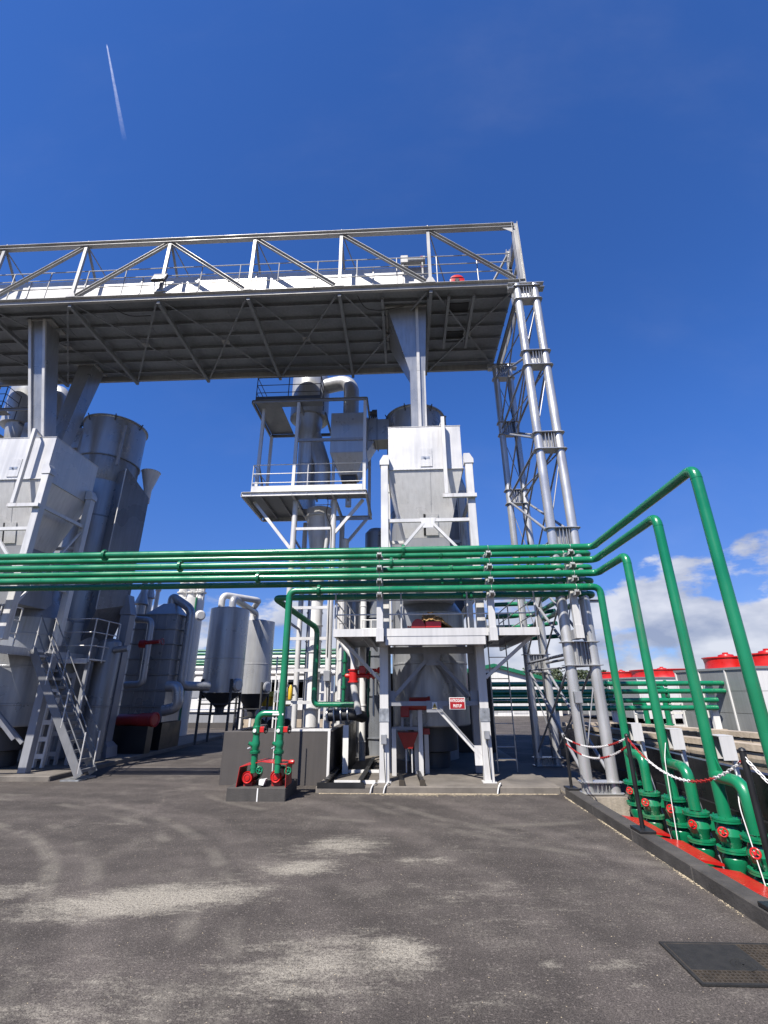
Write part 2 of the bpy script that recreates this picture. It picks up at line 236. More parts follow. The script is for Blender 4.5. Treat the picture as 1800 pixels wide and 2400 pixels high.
# ------------------------------------------------------------------ mesh tools
V3 = lambda *a: Vector(a)
def frame(d, up=None):
    d = d.normalized(); up = Vector(up) if up is not None else Vector((0, 0, 1))
    if abs(d.dot(up.normalized())) > .995: up = Vector((0, 1, 0)) if abs(d.y) < .9 else Vector((1, 0, 0))
    s = d.cross(up).normalized(); return s, s.cross(d).normalized()
ORG = {}
class MB:
    def __init__(self): self.v = []; self.f = []
    def add(self, vs, fs):
        n = len(self.v); self.v += [tuple(v) for v in vs]; self.f += [tuple(i+n for i in f) for f in fs]; return self
    def box(self, x0, x1, y0, y1, z0, z1):
        return self.add([(x, y, z) for z in (z0, z1) for y in (y0, y1) for x in (x0, x1)], [(0, 2, 3, 1), (4, 5, 7, 6), (0, 1, 5, 4), (2, 6, 7, 3), (0, 4, 6, 2), (1, 3, 7, 5)])
    def bbox(self, x0, x1, y0, y1, z0, z1, b=.008):
        # chamfered box
        r = []
        for z, i in ((z0, b), (z0+b, 0), (z1-b, 0), (z1, b)):
            r.append([V3(x0+i, y0+i+(b if not i else 0), z), V3(x0+i+(b if not i else 0), y0+i, z), V3(x1-i-(b if not i else 0), y0+i, z), V3(x1-i, y0+i+(b if not i else 0), z), V3(x1-i, y1-i-(b if not i else 0), z), V3(x1-i-(b if not i else 0), y1-i, z), V3(x0+i+(b if not i else 0), y1-i, z), V3(x0+i, y1-i-(b if not i else 0), z)])
        return self.loft(r)
    def loft(self, rings, cap=True):
        n = len(rings[0]); base = len(self.v)
        for r in rings: self.v += [tuple(p) for p in r]
        for k in range(len(rings)-1):
            a, c = base+k*n, base+(k+1)*n
            for i in range(n): j = (i+1) % n; self.f.append((a+i, a+j, c+j, c+i))
        if cap:
            self.f.append(tuple(base+i for i in reversed(range(n)))); e = base+(len(rings)-1)*n; self.f.append(tuple(e+i for i in range(n)))
        return self
    def bar(self, p, q, w, h, up=None):
        p, q = Vector(p), Vector(q); s, u = frame(q-p, up)
        return self.loft([[c+s*w/2*a+u*h/2*b for a, b in ((-1, -1), (1, -1), (1, 1), (-1, 1))] for c in (p, q)])
    def ibeam(self, p, q, w, h, t=.012, up=None):
        p, q = Vector(p), Vector(q); s, u = frame(q-p, up); a, b, c = w/2, h/2, t/2
        prof = [(-a, -b), (a, -b), (a, -b+t), (c, -b+t), (c, b-t), (a, b-t), (a, b), (-a, b), (-a, b-t), (-c, b-t), (-c, -b+t), (-a, -b+t)]
        return self.loft([[k+s*x+u*y for x, y in prof] for k in (p, q)])
    def chan(self, p, q, w, h, t=.01, up=None):   # U channel, open to +s side
        p, q = Vector(p), Vector(q); s, u = frame(q-p, up); a, b = w/2, h/2
        prof = [(-a, -b), (a, -b), (a, -b+t), (-a+t, -b+t), (-a+t, b-t), (a, b-t), (a, b), (-a, b)]
        return self.loft([[k+s*x+u*y for x, y in prof] for k in (p, q)])
    def angle(self, p, q, w=.06, t=.008, up=None):
        p, q = Vector(p), Vector(q); s, u = frame(q-p, up)
        prof = [(0, 0), (w, 0), (w, t), (t, t), (t, w), (0, w)]
        return self.loft([[k+s*(x-w/2)+u*(y-w/2) for x, y in prof] for k in (p, q)])
    def cyl(self, p, q, r, r2=None, n=18):
        p, q = Vector(p), Vector(q); s, u = frame(q-p); r2 = r if r2 is None else r2
        return self.loft([[c+(s*math.cos(6.28318*i/n)+u*math.sin(6.28318*i/n))*rr for i in range(n)] for c, rr in ((p, r), (q, r2))])
    def tube(self, pts, r, n=16, bend=None, cap=True):
        pts = [Vector(p) for p in pts]; path = [pts[0]]
        for i in range(1, len(pts)-1):
            a, c, d = pts[i-1], pts[i], pts[i+1]; bd = bend if bend is not None else r*2.6
            l = min(bd, (a-c).length*.49, (d-c).length*.49); p0 = c+(a-c).normalized()*l; p1 = c+(d-c).normalized()*l
            for k in range(8): tt = k/7; path.append(p0*(1-tt)**2+c*2*tt*(1-tt)+p1*tt*tt)
        path.append(pts[-1]); rings = []; s, u = frame(path[1]-path[0])
        for i, c in enumerate(path):
            d = (path[min(i+1, len(path)-1)]-path[max(i-1, 0)]).normalized()
            s = (s-d*s.dot(d)).normalized(); u = s.cross(d).normalized()
            rings.append([c+(s*math.cos(6.28318*k/n)-u*math.sin(6.28318*k/n))*r for k in range(n)])
        # orientation: make faces point outwards
        rings = [list(reversed(x)) for x in rings]
        return self.loft(rings, cap)
    def lathe(self, c, prof, n=32, axis=None, cap=True):
        c = Vector(c); ax = Vector(axis).normalized() if axis is not None else V3(0, 0, 1); s, u = frame(ax)
        return self.loft([[c+ax*h+(s*math.cos(6.28318*i/n)+u*math.sin(6.28318*i/n))*rr for i in range(n)] for rr, h in prof], cap)
    def prism(self, poly, d):
        d = Vector(d); poly = [Vector(p) for p in poly]; return self.loft([poly, [p+d for p in poly]])
    def torus(self, c, axis, R, r, n=24, m=8):
        c = Vector(c); ax = Vector(axis).normalized(); s, u = frame(ax); b = len(self.v)
        for i in range(n):
            d = s*math.cos(6.28318*i/n)+u*math.sin(6.28318*i/n)
            for k in range(m): self.v.append(tuple(c+d*(R+r*math.cos(6.28318*k/m))+ax*r*math.sin(6.28318*k/m)))
        for i in range(n):
            for k in range(m): self.f.append((b+i*m+k, b+((i+1) % n)*m+k, b+((i+1) % n)*m+(k+1) % m, b+i*m+(k+1) % m))
        return self
    def build(self, name, mat, parent=None, smooth=32):
        me = bpy.data.meshes.new(name); o = bpy.data.objects.new(name, me); COL.objects.link(o)
        if parent is not None: og = ORG[parent.name]; o.parent = parent
        else:
            xs, ys, zs = zip(*self.v); og = Vector(((min(xs)+max(xs))/2, (min(ys)+max(ys))/2, min(zs))); o.location = og
        ORG[o.name] = og
        me.from_pydata([(x-og[0], y-og[1], z-og[2]) for x, y, z in self.v], [], self.f); me.materials.append(MAT[mat]); me.validate()
        import bmesh as _b
        bm = _b.new(); bm.from_mesh(me); _b.ops.recalc_face_normals(bm, faces=bm.faces[:]); bm.to_mesh(me); bm.free()
        me.polygons.foreach_set('use_smooth', [True]*len(me.polygons)); me.set_sharp_from_angle(angle=math.radians(smooth)); me.update()
        return o
def tag(o, label, cat=None, group=None):
    o['label'] = label
    if cat: o['category'] = cat
    if group: o['group'] = group
    return o
def thing(name, label, cat, loc, group=None):
    o = bpy.data.objects.new(name, None); COL.objects.link(o); o.location = loc; o.empty_display_size = .2; ORG[o.name] = Vector(loc); return tag(o, label, cat, group)
def struct(o, kind='structure'): o['kind'] = kind; return o
def copy_tree(o, off, parent=None, label=None, group=None):
    c = o.copy(); COL.objects.link(c)
    if parent is None: c.location = o.location+Vector(off); ORG[c.name] = ORG[o.name]+Vector(off)
    else: c.parent = parent; ORG[c.name] = ORG[parent.name]
    if label: c['label'] = label
    if group: c['group'] = group
    for ch in [x for x in o.children]: copy_tree(ch, off, c)
    return c
def text_mesh(body, size, mat, parent, loc, xdir=(1, 0, 0), ydir=(0, 0, 1), depth=.002, name='lettering', wide=1.0):
    cu = bpy.data.curves.new('t', 'FONT'); cu.body = body; cu.size = size; cu.align_x = 'CENTER'; cu.align_y = 'CENTER'; cu.extrude = depth; cu.offset = size*.02
    ob = bpy.data.objects.new('t', cu); COL.objects.link(ob); dg = bpy.context.evaluated_depsgraph_get(); me = bpy.data.meshes.new_from_object(ob.evaluated_get(dg))
    bpy.data.objects.remove(ob)
    X, Yv = Vector(xdir), Vector(ydir); Zv = X.cross(Yv); og = ORG[parent.name]; L_ = Vector(loc)
    for v in me.vertices: p = L_+X*v.co.x*wide+Yv*v.co.y+Zv*v.co.z-og; v.co = p
    me.materials.clear(); me.materials.append(MAT[mat]); o = bpy.data.objects.new(name, me); COL.objects.link(o); o.parent = parent; ORG[o.name] = og; return o
def railing(parent, pts, h, levels=3, r=.018, mat='silver', step=1.2, kick=0, rr=None, post_name='rail_post', rail_name='guard_rail'):
    pts = [Vector(p) for p in pts]
    for k in range(levels):
        zf = h*(k+1)/levels
        MB().tube([p+V3(0, 0, zf) for p in pts], rr or r*.85, 8, .03).build(rail_name, mat, parent)
    done = set()
    for a, b in zip(pts, pts[1:]):
        n = max(1, round((b-a).length/step))
        for i in range(n+1):
            p = a.lerp(b, i/n); key = (round(p.x, 2), round(p.y, 2))
            if key in done: continue
            done.add(key); MB().cyl(p-V3(0, 0, .08), p+V3(0, 0, h), r, n=8).build(post_name, mat, parent)
    if kick:
        for a, b in zip(pts, pts[1:]): MB().bar(a+V3(0, 0, kick/2), b+V3(0, 0, kick/2), .006, kick).build('toe_board', mat, parent)
# ================================================================== THE SETTING
def sheet(name, rects, z, mat):
    m = MB()
    for x0, x1, y0, y1 in rects: m.add([(x0, y0, z), (x1, y0, z), (x1, y1, z), (x0, y1, z)], [(0, 1, 2, 3)])
    o = m.build(name, mat); o.location = (0, 0, 0); og = ORG[o.name]
    for v in o.data.vertices: v.co = v.co + og
    ORG[o.name] = Vector((0, 0, 0)); return struct(o)
B_ = 3000
sheet('ground', [(-B_, 3.3, -B_, B_), (3.3, 5.1, -B_, -6), (3.3, 5.1, 11.6, B_), (5.1, B_, -B_, B_)], -.03, 'soil')
sheet('asphalt_yard', [(-60, 3.25, -30, 11.6), (-60, 40, 11.6, 75)], 0.0, 'asphalt')
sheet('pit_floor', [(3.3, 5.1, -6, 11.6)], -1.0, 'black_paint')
m = MB(); m.box(3.385, 3.42, -6, 10.78, -1, -.002); m.box(5.1, 5.16, -6, 11.6, -1, .0); m.box(4.43, 5.1, 11.6, 11.66, -1, -.004); struct(m.build('pit_wall', 'dark_concrete'))
m = MB(); m.box(3.25, 4.42, 10.78, 15.5, -1, .03); struct(m.build('tower_plinth', 'concrete'))
m = MB(); m.box(3.26, 4.41, 10.83, 15.49, .03, .036); struct(m.build('plinth_paving', 'slab_concrete'))
# concrete slab under the dryer unit, and under the far left unit
m = MB(); m.bbox(-1.98, 3.17, 11.28, 24, -.02, .13, .02); struct(m.build('concrete_slab', 'slab_concrete'))
m = MB(); m.bbox(-20, -8.75, 12.55, 24, -.02, .12, .02); struct(m.build('slab_left', 'slab_concrete'))
# kerb in cast lengths, separate pieces with narrow joints
kb = bpy.data.objects.new('kerb', None); COL.objects.link(kb); kb.location = (3.28, 4, 0); ORG['kerb'] = Vector((3.28, 4, 0)); struct(kb)
y = -4.0
while y < 11.0:
    y1 = min(y+1.5, 11.25); MB().bbox(3.17, 3.385, y+.004, y1-.004, -.03, .155+random.uniform(-.003, .003), .012).build('kerb_stone', 'kerb_paint', kb); y = y1
# basin: black liner, water, concrete rims (the pond lies a few degrees askew to the plant)
W = .74
q = [V3(5.25, -6, W), V3(11.2, -6, W), V3(5.5, 17, W), V3(5.25, 17, W)]
m = MB().add(q, [(0, 1, 2, 3)]); struct(m.build('water', 'water'))
m = MB(); m.box(5.13, 5.26, -6, 18, -.02, .86); struct(m.build('basin_edge', 'black_liner'))
m = MB(); m.box(5.06, 5.128, -6, 18, -1, .24); struct(m.build('basin_ledge', 'black_paint'))
def rim(x0, y0, x1, y1, z, w):
    rr_ = thing('basin_rim', '', 'basin wall', (x0, y0, 0)); d = (V3(x1, y1, 0)-V3(x0, y0, 0)); n = max(1, int(d.length/4)); u = d.normalized()
    for i in range(n):
        a = V3(x0, y0, 0)+d*(i/n)+u*.01; b = V3(x0, y0, 0)+d*((i+1)/n)-u*.01
        MB().bar(a+V3(0, 0, z/2-.1), b+V3(0, 0, z/2-.1), w*.7, z-.1).build('wall_panel', 'rim_concrete', rr_)
        MB().bar(a+V3(0, 0, z-.06), b+V3(0, 0, z-.06), w, .12).build('coping', 'rim_concrete', rr_)
    return rr_
r1 = rim(8.8, 2.8, 5.35, 16.8, 1.0, .28); r1['label'] = 'long beige concrete wall of the dark water basin, nearer one'
r2 = rim(11.66, 4.67, 7.13, 17.5, 1.01, .33); r2['label'] = 'beige concrete basin wall further off, at the foot of the cooling towers'
m = MB().add([V3(9.0, 2.8, .7), V3(11.5, 4.7, .7), V3(7.0, 17.5, .7), V3(5.45, 16.8, .7)], [(0, 1, 2, 3)]); struct(m.build('channel_water', 'water'))
r3 = rim(5.3, 17.6, 7.1, 17.7, 1.0, .27); r3['label'] = 'short far end wall of the water basin'
# dark toothed weir between the rims
wr = thing('weir_channel', 'dark toothed overflow weir between the two basin walls', 'weir', (7.1, 15.1, .6))
m = MB(); m.bar((7.5, 13.5, .78), (6.7, 16.8, .78), .2, .22); m.build('channel', 'dark_steel', wr)
for i in range(14):
    t_ = i/13; c = V3(7.5, 13.5, .95).lerp(V3(6.7, 16.8, .95), t_); MB().bar(c-V3(.11, 0, 0), c+V3(.11, 0, .0), .07, .1).build('weir_tooth', 'black_paint', wr)
# litter of chips and grain along the kerb and slab edges
def litter():
    rnd = random.Random(3); m = MB()
    def flake(x, y, z, s):
        a = rnd.uniform(0, 6.28); d = V3(math.cos(a), math.sin(a), rnd.uniform(-.3, .3))*s; e = V3(-math.sin(a), math.cos(a), 0)*s*rnd.uniform(.3, .6); p = V3(x, y, z)
        m.add([p-d-e, p+d-e, p+d+e, p-d+e, p+V3(0, 0, s*.6)], [(0, 1, 4), (1, 2, 4), (2, 3, 4), (3, 0, 4)])
    for _ in range(3400):
        y = rnd.uniform(3.2, 11.2)
        if rnd.random() > .30+.35*math.sin(y*3.1)+.3*math.sin(y*7.7+1): continue
        x = 3.166-abs(rnd.gauss(0, .02)); flake(x, y, .002, rnd.uniform(.003, .009))
    for _ in range(3000):
        x = rnd.uniform(-1.9, 3.1); y = 11.275-abs(rnd.gauss(0, .035)); flake(x, y, .002, rnd.uniform(.003, .010))
    for _ in range(1300): flake(rnd.uniform(-.6, .6)+rnd.choice((0, 0, .8, 1.5)), 11.27-abs(rnd.gauss(0, .12)), .002, rnd.uniform(.003, .010))
    for _ in range(900):
        t_ = rnd.random(); flake(-3.77+1.2*t_, 10.955-abs(rnd.gauss(0, .012)), .002, rnd.uniform(.003, .008))
    for _ in range(2400):
        y = 2.3+9*rnd.random()**1.5; x = rnd.uniform(-7, 3.1); flake(x, y, .001, rnd.uniform(.002, .0055))
    o = m.build('wood_litter', 'litter'); struct(o, 'stuff'); tag(o, 'pale wood chips and grit scattered along the kerb and slab edges')
paint('litter', (.44, .37, .26), .9, 0, .35, 30, 0, 0)
litter()

# ================================================================== DRAIN COVER
dg_ = thing('drain_cover', 'black square drain cover with a grated rim set in the asphalt', 'drain cover', (2.6, 4.79, 0))
m = MB()
x0, x1, y0, y1 = 2.09, 2.98, 4.47, 5.09
for a in ((x0, x1, y0, y0+.025), (x0, x1, y1-.025, y1), (x0, x0+.025, y0+.025, y1-.025), (x1-.025, x1, y0+.025, y1-.025)): m.box(*a, .004, .016)
m.build('frame', 'cast_iron', dg_)
MB().box(x0+.026, x1-.026, y0+.026, y1-.026, .0035, .0045).build('sump', 'black_paint', dg_)
gm = MB(); n = 24
for i in range(n): xx = x0+.03+(x1-x0-.06)*i/(n-1); gm.box(xx-.006, xx+.006, y0+.026, y1-.026, .005, .0150)
for i in range(15): yy = y0+.03+(y1-y0-.06)*i/14; gm.box(x0+.026, x1-.026, yy-.006, yy+.006, .0052, .0157)
struct(gm.build('grating', 'rust', dg_), 'stuff')
MB().bbox(2.125, 2.70, 4.66, 5.055, .0060, .0165, .002).build('lid', 'cast_iron', dg_)
m = MB(); m.torus((2.56, 4.74, .0168), (0, 0, 1), .085, .004, 28, 6); m.torus((2.56, 4.74, .0168), (0, 0, 1), .055, .003, 24, 6)
for a in range(4): m.bar((2.56-.05*math.cos(a*.785), 4.74-.05*math.sin(a*.785), .017), (2.56+.05*math.cos(a*.785), 4.74+.05*math.sin(a*.785), .017), .008, .003)
m.build('emblem', 'cast_iron', dg_)

# ================================================================== SUPPORT TOWER
TX = (3.67, 4.20); TYF, TYB = 11.1, 14.9
tw = thing('support_tower', 'tall silver tower of paired round tubes carrying the right end of the conveyor bridge', 'tower', (3.93, 13, .03))
for x in TX:
    for y, r in ((TYF, .118), (TYB, .112)):
        MB().cyl((x, y, .036), (x, y, 13.72), r, n=28).build('leg_tube', 'tower_silver', tw)
LV = (13.35, 10.9, 8.2, 5.5, 2.78, .16)
for y, r in ((TYF, .118), (TYB, .112)):
    for k, zl in enumerate(LV):
        hh = .25 if k < 5 else .1
        cp = None
        for dz in (hh, -hh):
            s_ = r+.045; c = MB().loft([[V3(TX[0]-s_+.06, y-s_, zl+dz+e), V3(TX[1]+s_-.06, y-s_, zl+dz+e), V3(TX[1]+s_, y-s_+.06, zl+dz+e), V3(TX[1]+s_, y+s_-.06, zl+dz+e), V3(TX[1]+s_-.06, y+s_, zl+dz+e), V3(TX[0]-s_+.06, y+s_, zl+dz+e), V3(TX[0]-s_, y+s_-.06, zl+dz+e), V3(TX[0]-s_, y-s_+.06, zl+dz+e)] for e in (-.008, .008)])
            cp = c.build('coupling_plate', 'tower_silver', tw)
        for fx in (.30, .46, .62, .74): xx = TX[0]+(TX[1]-TX[0])*fx; MB().box(xx-.006, xx+.006, y-r-.01, y+r+.01, zl-hh+.009, zl+hh-.009).build('rib', 'tower_silver', cp)
        MB().box(TX[0]+r-.03, TX[1]-r+.03, y-.02, y-.004, zl-hh+.009, zl+hh-.009).build('web_plate', 'tower_silver', cp)
for k in range(1, 6):
    zl = LV[k]
    for x in TX:
        if k < 5: MB().cyl((x, TYF+.1, zl), (x, TYB-.1, zl), .036, n=12).build('strut', 'grey_paint', tw)
        MB().cyl((x, TYB-.1, LV[k-1]-.22), (x, TYF+.12, zl+.2), .036, n=12).build('diagonal_brace', 'grey_paint', tw)
    for x in TX: MB().cyl((x, TYF+.12, LV[k-1]-.25), (x, TYB-.1, LV[k]+.25), .026, n=10).build('counter_brace', 'grey_paint', tw)
    MB().cyl((TX[1], TYF+.0, LV[k-1]-.3), (TX[0], TYF+.0, LV[k]+.3), .014, n=8).build('tie_rod', 'grey_paint', tw); MB().cyl((TX[0], TYB, LV[k-1]-.3), (TX[1], TYB, LV[k]+.3), .014, n=8).build('tie_rod', 'grey_paint', tw)
    MB().cyl((TX[0], TYB-.1, LV[k-1]-.2), (TX[1], TYF+.1, LV[k-1]-.25), .022, n=10).build('cross_brace', 'grey_paint', tw)
# head beams under the bridge
for y in (TYF, TYB):
    MB().ibeam((TX[0]-.28, y, 13.66), (TX[1]+.28, y, 13.66), .22, .20, .016).build('head_beam', 'tower_silver', tw)
MB().tube([(TX[1]-.17, TYB-.13, .2), (TX[1]-.17, TYB-.13, 4), (TX[1]-.1, TYB-.14, 6.4), (TX[1]-.18, TYB-.13, 7.6), (TX[1]-.1, TYB-.14, 9.2), (TX[1]-.16, TYB-.13, 12.8)], .018, 8, .5).build('cable', 'dark_steel', tw)

# ================================================================== CONVEYOR BRIDGE
BX = [-16.55, -13.63, -10.70, -7.75, -4.81, -1.87, 1.03, 3.80]; YF, YB = 11.2, 15.26; ZB, ZT = 13.92, 16.46
br = thing('conveyor_bridge', 'long grey steel truss bridge spanning overhead from the left edge to the tube tower', 'bridge', (-6.4, 13.2, 13.8))
MB().ibeam((BX[0], YF, ZT), (BX[-1]+.08, YF, ZT), .16, .17, .014).build('top_chord', 'bridge_grey', br)
MB().chan((BX[0], YF, ZB+.04), (BX[-1]+.2, YF, ZB+.04), .1, .24, .012).build('bottom_chord', 'bridge_grey', br)
MB().chan((BX[-1]+.2, YB, ZB+.04), (BX[0], YB, ZB+.04), .1, .24, .012).build('bottom_chord', 'bridge_grey', br)
MB().box(BX[0], BX[-1]-.1, YF+.05, YB-.05, 14.055, 14.08).build('deck_plate', 'bridge_grey_shaded', br)
for i, x in enumerate(BX[:-1]):
    MB().bar((x, YF, ZB+.14), (x, YF, ZT-.09), .10, .08).build('vertical_post', 'bridge_grey', br)
    m = MB(); m.cyl((x, YF, ZT+.085), (x, YF, ZT+.20), .018, n=8); m.build('node_stud', 'bridge_grey', br)
for i in range(len(BX)):
    x = BX[i]; g_ = MB(); g_.bar((x, YF+.02, 13.80), (x, YB+.1, 13.80), .10, .14); g_.build('cross_beam', 'bridge_grey_shaded', br)
    # gusset and knee stay from top chord back down to the deck
    if i < len(BX)-1:
        MB().prism([(x-.16, YF-.062, ZB+.16), (x+.16, YF-.062, ZB+.16), (x+.07, YF-.062, ZB+.36), (x-.07, YF-.062, ZB+.36)], (0, .01, 0)).build('gusset', 'bridge_grey', br)
        MB().bar((x, YF+.06, ZT-.06), (x+.06, 13.1, 14.1), .07, .05).build('knee_stay', 'bridge_grey', br)
        MB().cyl((x+.06, YF+.05, ZT-.12), (x+1.25, 13.6, 14.1), .02, n=8).build('guy_rod', 'bridge_grey', br)
for i in range(len(BX)-1):
    xa, xb = BX[i], BX[i+1]
    if xb <= -7.7: p, q = (xa+.1, YF, ZB+.2), (xb-.1, YF, ZT-.12)
    else: p, q = (xa+.1, YF, ZT-.12), (xb-.1, YF, ZB+.2)
    MB().chan(p, q, .09, .12, .01).build('diagonal_brace', 'bridge_grey', br)
    MB().angle((xa+.12, YF+.1, 13.885), (xb-.12, YB-.1, 13.885), .05, .007).build('lateral_brace', 'bridge_grey_shaded', br)
    MB().angle((xb-.12, YF+.1, 13.83), (xa+.12, YB-.1, 13.83), .05, .007).build('lateral_brace', 'bridge_grey_shaded', br)
    MB().bar(((xa+xb)/2-.13, 13.22, 13.86), ((xa+xb)/2+.13, 13.24, 13.86), .2, .02).build('gusset', 'bridge_grey', br)
for k in range(6):
    yy = YF+.55+k*.62
    MB().chan((BX[0], yy, 13.985), (BX[-1]-.12, yy, 13.985), .05, .12, .008).build('stringer', 'bridge_grey_shaded', br)
for i in range(len(BX)-1):      # plate seams: flat cover straps
    for fx in (.33, .66):
        x = BX[i]+(BX[i+1]-BX[i])*fx; MB().box(x-.03, x+.03, YF+.06, YB-.06, 14.045, 14.0545).build('seam_strap', 'bridge_grey_shaded', br)
# service frames around the two chutes
for x in (-.52, .98, 1.62, 2.42): MB().bar((x, 11.5, 13.83), (x, 14.6 if x < 1.2 else 13.9, 13.83), .09, .13).build('trimmer_beam', 'bridge_grey_shaded', br)
for yy in (12.0, 13.3): MB().box(1.70, 2.34, yy, yy+.55, 14.02, 14.044).build('hatch', 'dark_steel', br)
for h_ in (.62, 1.0, 1.36): MB().cyl((BX[0], YF+.18, 14.08+h_), (BX[-1]-.1, YF+.18, 14.08+h_), .017, n=8).build('guard_rail', 'bridge_grey', br)
for k in range(16): x = BX[0]+.8+k*1.31; MB().cyl((x, YF+.18, 14.08), (x, YF+.18, 15.44), .018, n=8).build('rail_post', 'bridge_grey', br)
MB().box(BX[0], BX[-1]-.1, YF+.20, YF+.206, 14.085, 14.24).build('toe_board', 'bridge_grey', br)
# end portal
for y, w in ((YF, .20), (12.25, .12)):
    MB().ibeam((BX[-1]+.1, y, 13.78), (BX[-1]+.1, y, ZT+.12), .16, w, .014, up=(1, 0, 0)).build('end_post', 'bridge_grey', br)
MB().box(BX[-1]+.05, BX[-1]+.17, YF+.1, 12.2, 15.72, 16.05).build('end_panel', 'bridge_grey', br)
MB().box(BX[-1]+.06, BX[-1]+.15, YF+.1, 12.2, 14.9, 14.98).build('end_rail', 'bridge_grey', br)
MB().prism([(BX[-1]-.35, YF-.05, ZT-.10), (BX[-1]+.03, YF-.05, ZT-.10), (BX[-1]+.03, YF-.05, ZT-.35)], (0, .012, 0)).build('gusset', 'bridge_grey', br)
MB().bar((BX[-1]+.05, 12.2, 16.3), (2.4, 13.6, 14.1), .07, .05).build('knee_stay', 'bridge_grey', br)
MB().prism([(3.93, YF+.1, 13.72), (3.93, YB, 13.72), (3.93, YB, 14.05), (3.93, YF+.1, 14.05)], (.02, 0, 0)).build('end_plate', 'bridge_grey', br)
# enclosed conveyor lying on the deck
cv = thing('chain_conveyor', 'white enclosed conveyor trough lying along the bridge deck', 'conveyor', (-7.8, 12.4, 14.09))
for i in range(9):
    xa = -17+i*2.02; MB().bbox(xa+.01, min(xa+2.0, 1.05), 11.85, 12.85, 14.20, 15.56, .012).build('casing', 'silver', cv)
    MB().box(xa-.02, xa+.02, 11.82, 12.88, 14.18, 15.6).build('flange', 'silver', cv)
for i in range(12): MB().box(-16.6+i*1.5, -16.5+i*1.5, 11.9, 12.8, 14.085, 14.20).build('foot', 'bridge_grey', cv)
mo = thing('gear_motor', 'grey gear motor at the right end of the white conveyor on the bridge', 'motor', (.72, 11.7, 14.09))
m = MB(); m.cyl((.35, 11.62, 15.55), (.85, 11.62, 15.55), .13, n=20); m.cyl((.85, 11.62, 15.55), (.92, 11.62, 15.55), .15, n=20); m.build('motor_body', 'bridge_grey', mo)
MB().bbox(.1, .36, 11.5, 11.76, 15.38, 15.72, .02).build('gearbox', 'bridge_grey', mo)
for x in (.15, .8): MB().box(x, x+.05, 11.55, 11.7, 14.085, 15.42).build('bracket', 'bridge_grey', mo)
rd = thing('hose_reel', 'red round hose reel on the bridge deck near the tower end', 'hose reel', (1.95, 11.75, 14.09))
MB().lathe((1.95, 11.62, 14.64), [(.20, 0), (.24, .01), (.24, .04), (.12, .05), (.12, .24), (.24, .25), (.24, .28), (.2, .29)], 28, (0, 1, 0)).build('drum', 'red_paint', rd)
MB().lathe((1.95, 11.60, 14.64), [(.06, 0), (.08, .02)], 20, (0, 1, 0)).build('hub', 'dark_steel', rd)
m = MB(); m.bar((1.8, 11.78, 14.085), (1.95, 11.78, 14.64), .04, .04); m.bar((2.1, 11.78, 14.085), (1.95, 11.78, 14.64), .04, .04); m.build('stand', 'dark_steel', rd)
pst = thing('red_post', 'slim dark red post behind the railing of the bridge', 'post', (.93, 13.2, 14.09)); MB().box(.88, .98, 13.15, 13.25, 14.085, 17.6).build('shaft', 'red_dull', pst); MB().box(.84, 1.02, 13.1, 13.3, 14.083, 14.11).build('base', 'red_dull', pst)
# flood light clamped to the front chord
fl = thing('flood_light', 'black flood light clamped to the front edge of the bridge', 'flood light', (-7.72, 11.0, 13.95))
a_ = V3(-7.70, 10.93, 14.48)
MB().bar(a_+V3(0, -.03, -.13), a_+V3(0, .09, .24), .44, .08, up=(0, 1, .3)).build('housing', 'dark_steel', fl)
MB().bar(a_+V3(0, -.075, -.10), a_+V3(0, .045, .21), .38, .008, up=(0, 1, .3)).build('lens', 'galvanised', fl)
m = MB(); m.bar((-7.88, 11.02, 14.45), (-7.88, 11.1, 14.1), .03, .012); m.bar((-7.52, 11.02, 14.45), (-7.52, 11.1, 14.1), .03, .012); m.bar((-7.9, 11.1, 14.1), (-7.5, 11.1, 14.1), .06, .02); m.build('bracket', 'galvanised', fl)

# ================================================================== GREEN PIPE RACK
PZ = (5.107, 4.80, 4.49, 4.175); PF, PB = 10.53, 11.04; RF, RB = .077, .070; PY = 10.76; PD = (-.002, .040, .052, .058)
for k, (x, zb, lab) in enumerate(((-.57, 3.05, 'white pipe-rack post at the left end of the dryer platform'), (1.96, 3.05, 'white pipe-rack post at the right side of the dryer platform'), (3.84, 3.08, 'white pipe-rack post bolted beside the tube tower'))):
    rp = thing('rack_post', lab, 'post', (x, PY, zb), 'posts carrying the green pipes')
    MB().bbox(x-.075, x+.075, PY-.065, PY+.065, zb, 5.02, .008).build('shaft', 'silver', rp)
    MB().prism([(x-.085, PY-.09, zb), (x+.085, PY-.09, zb), (x+.085, PY-.09, zb+.28), (x-.085, PY-.09, zb+.28)], (0, .024, 0)).build('foot_plate', 'silver', rp)
    for zc in PZ:
        zt = zc-.112
        MB().box(x-.05, x+.05, PF-.05, PF+.05, zt+.0225, zc-RF+.012).build('saddle', 'silver', rp)
        MB().chan((x, PF-.1, zt-.036), (x, PB+.1, zt-.036), .07, .115, .007, up=(1, 0, 0)).build('pipe_bracket', 'silver', rp)
        for yy, r, dz_ in ((PF, RF, 0), (PB, RB, PD[PZ.index(zc)])):
            m = MB(); m.torus((x, yy, zc-dz_), (1, 0, 0), r+.006, .005, 20, 6); m.build('u_bolt', 'galvanised', rp)
    MB().box(x-.09, x+.09, PY+.066, PY+.34, zb, zb+.2).build('console', 'grey_paint', rp)
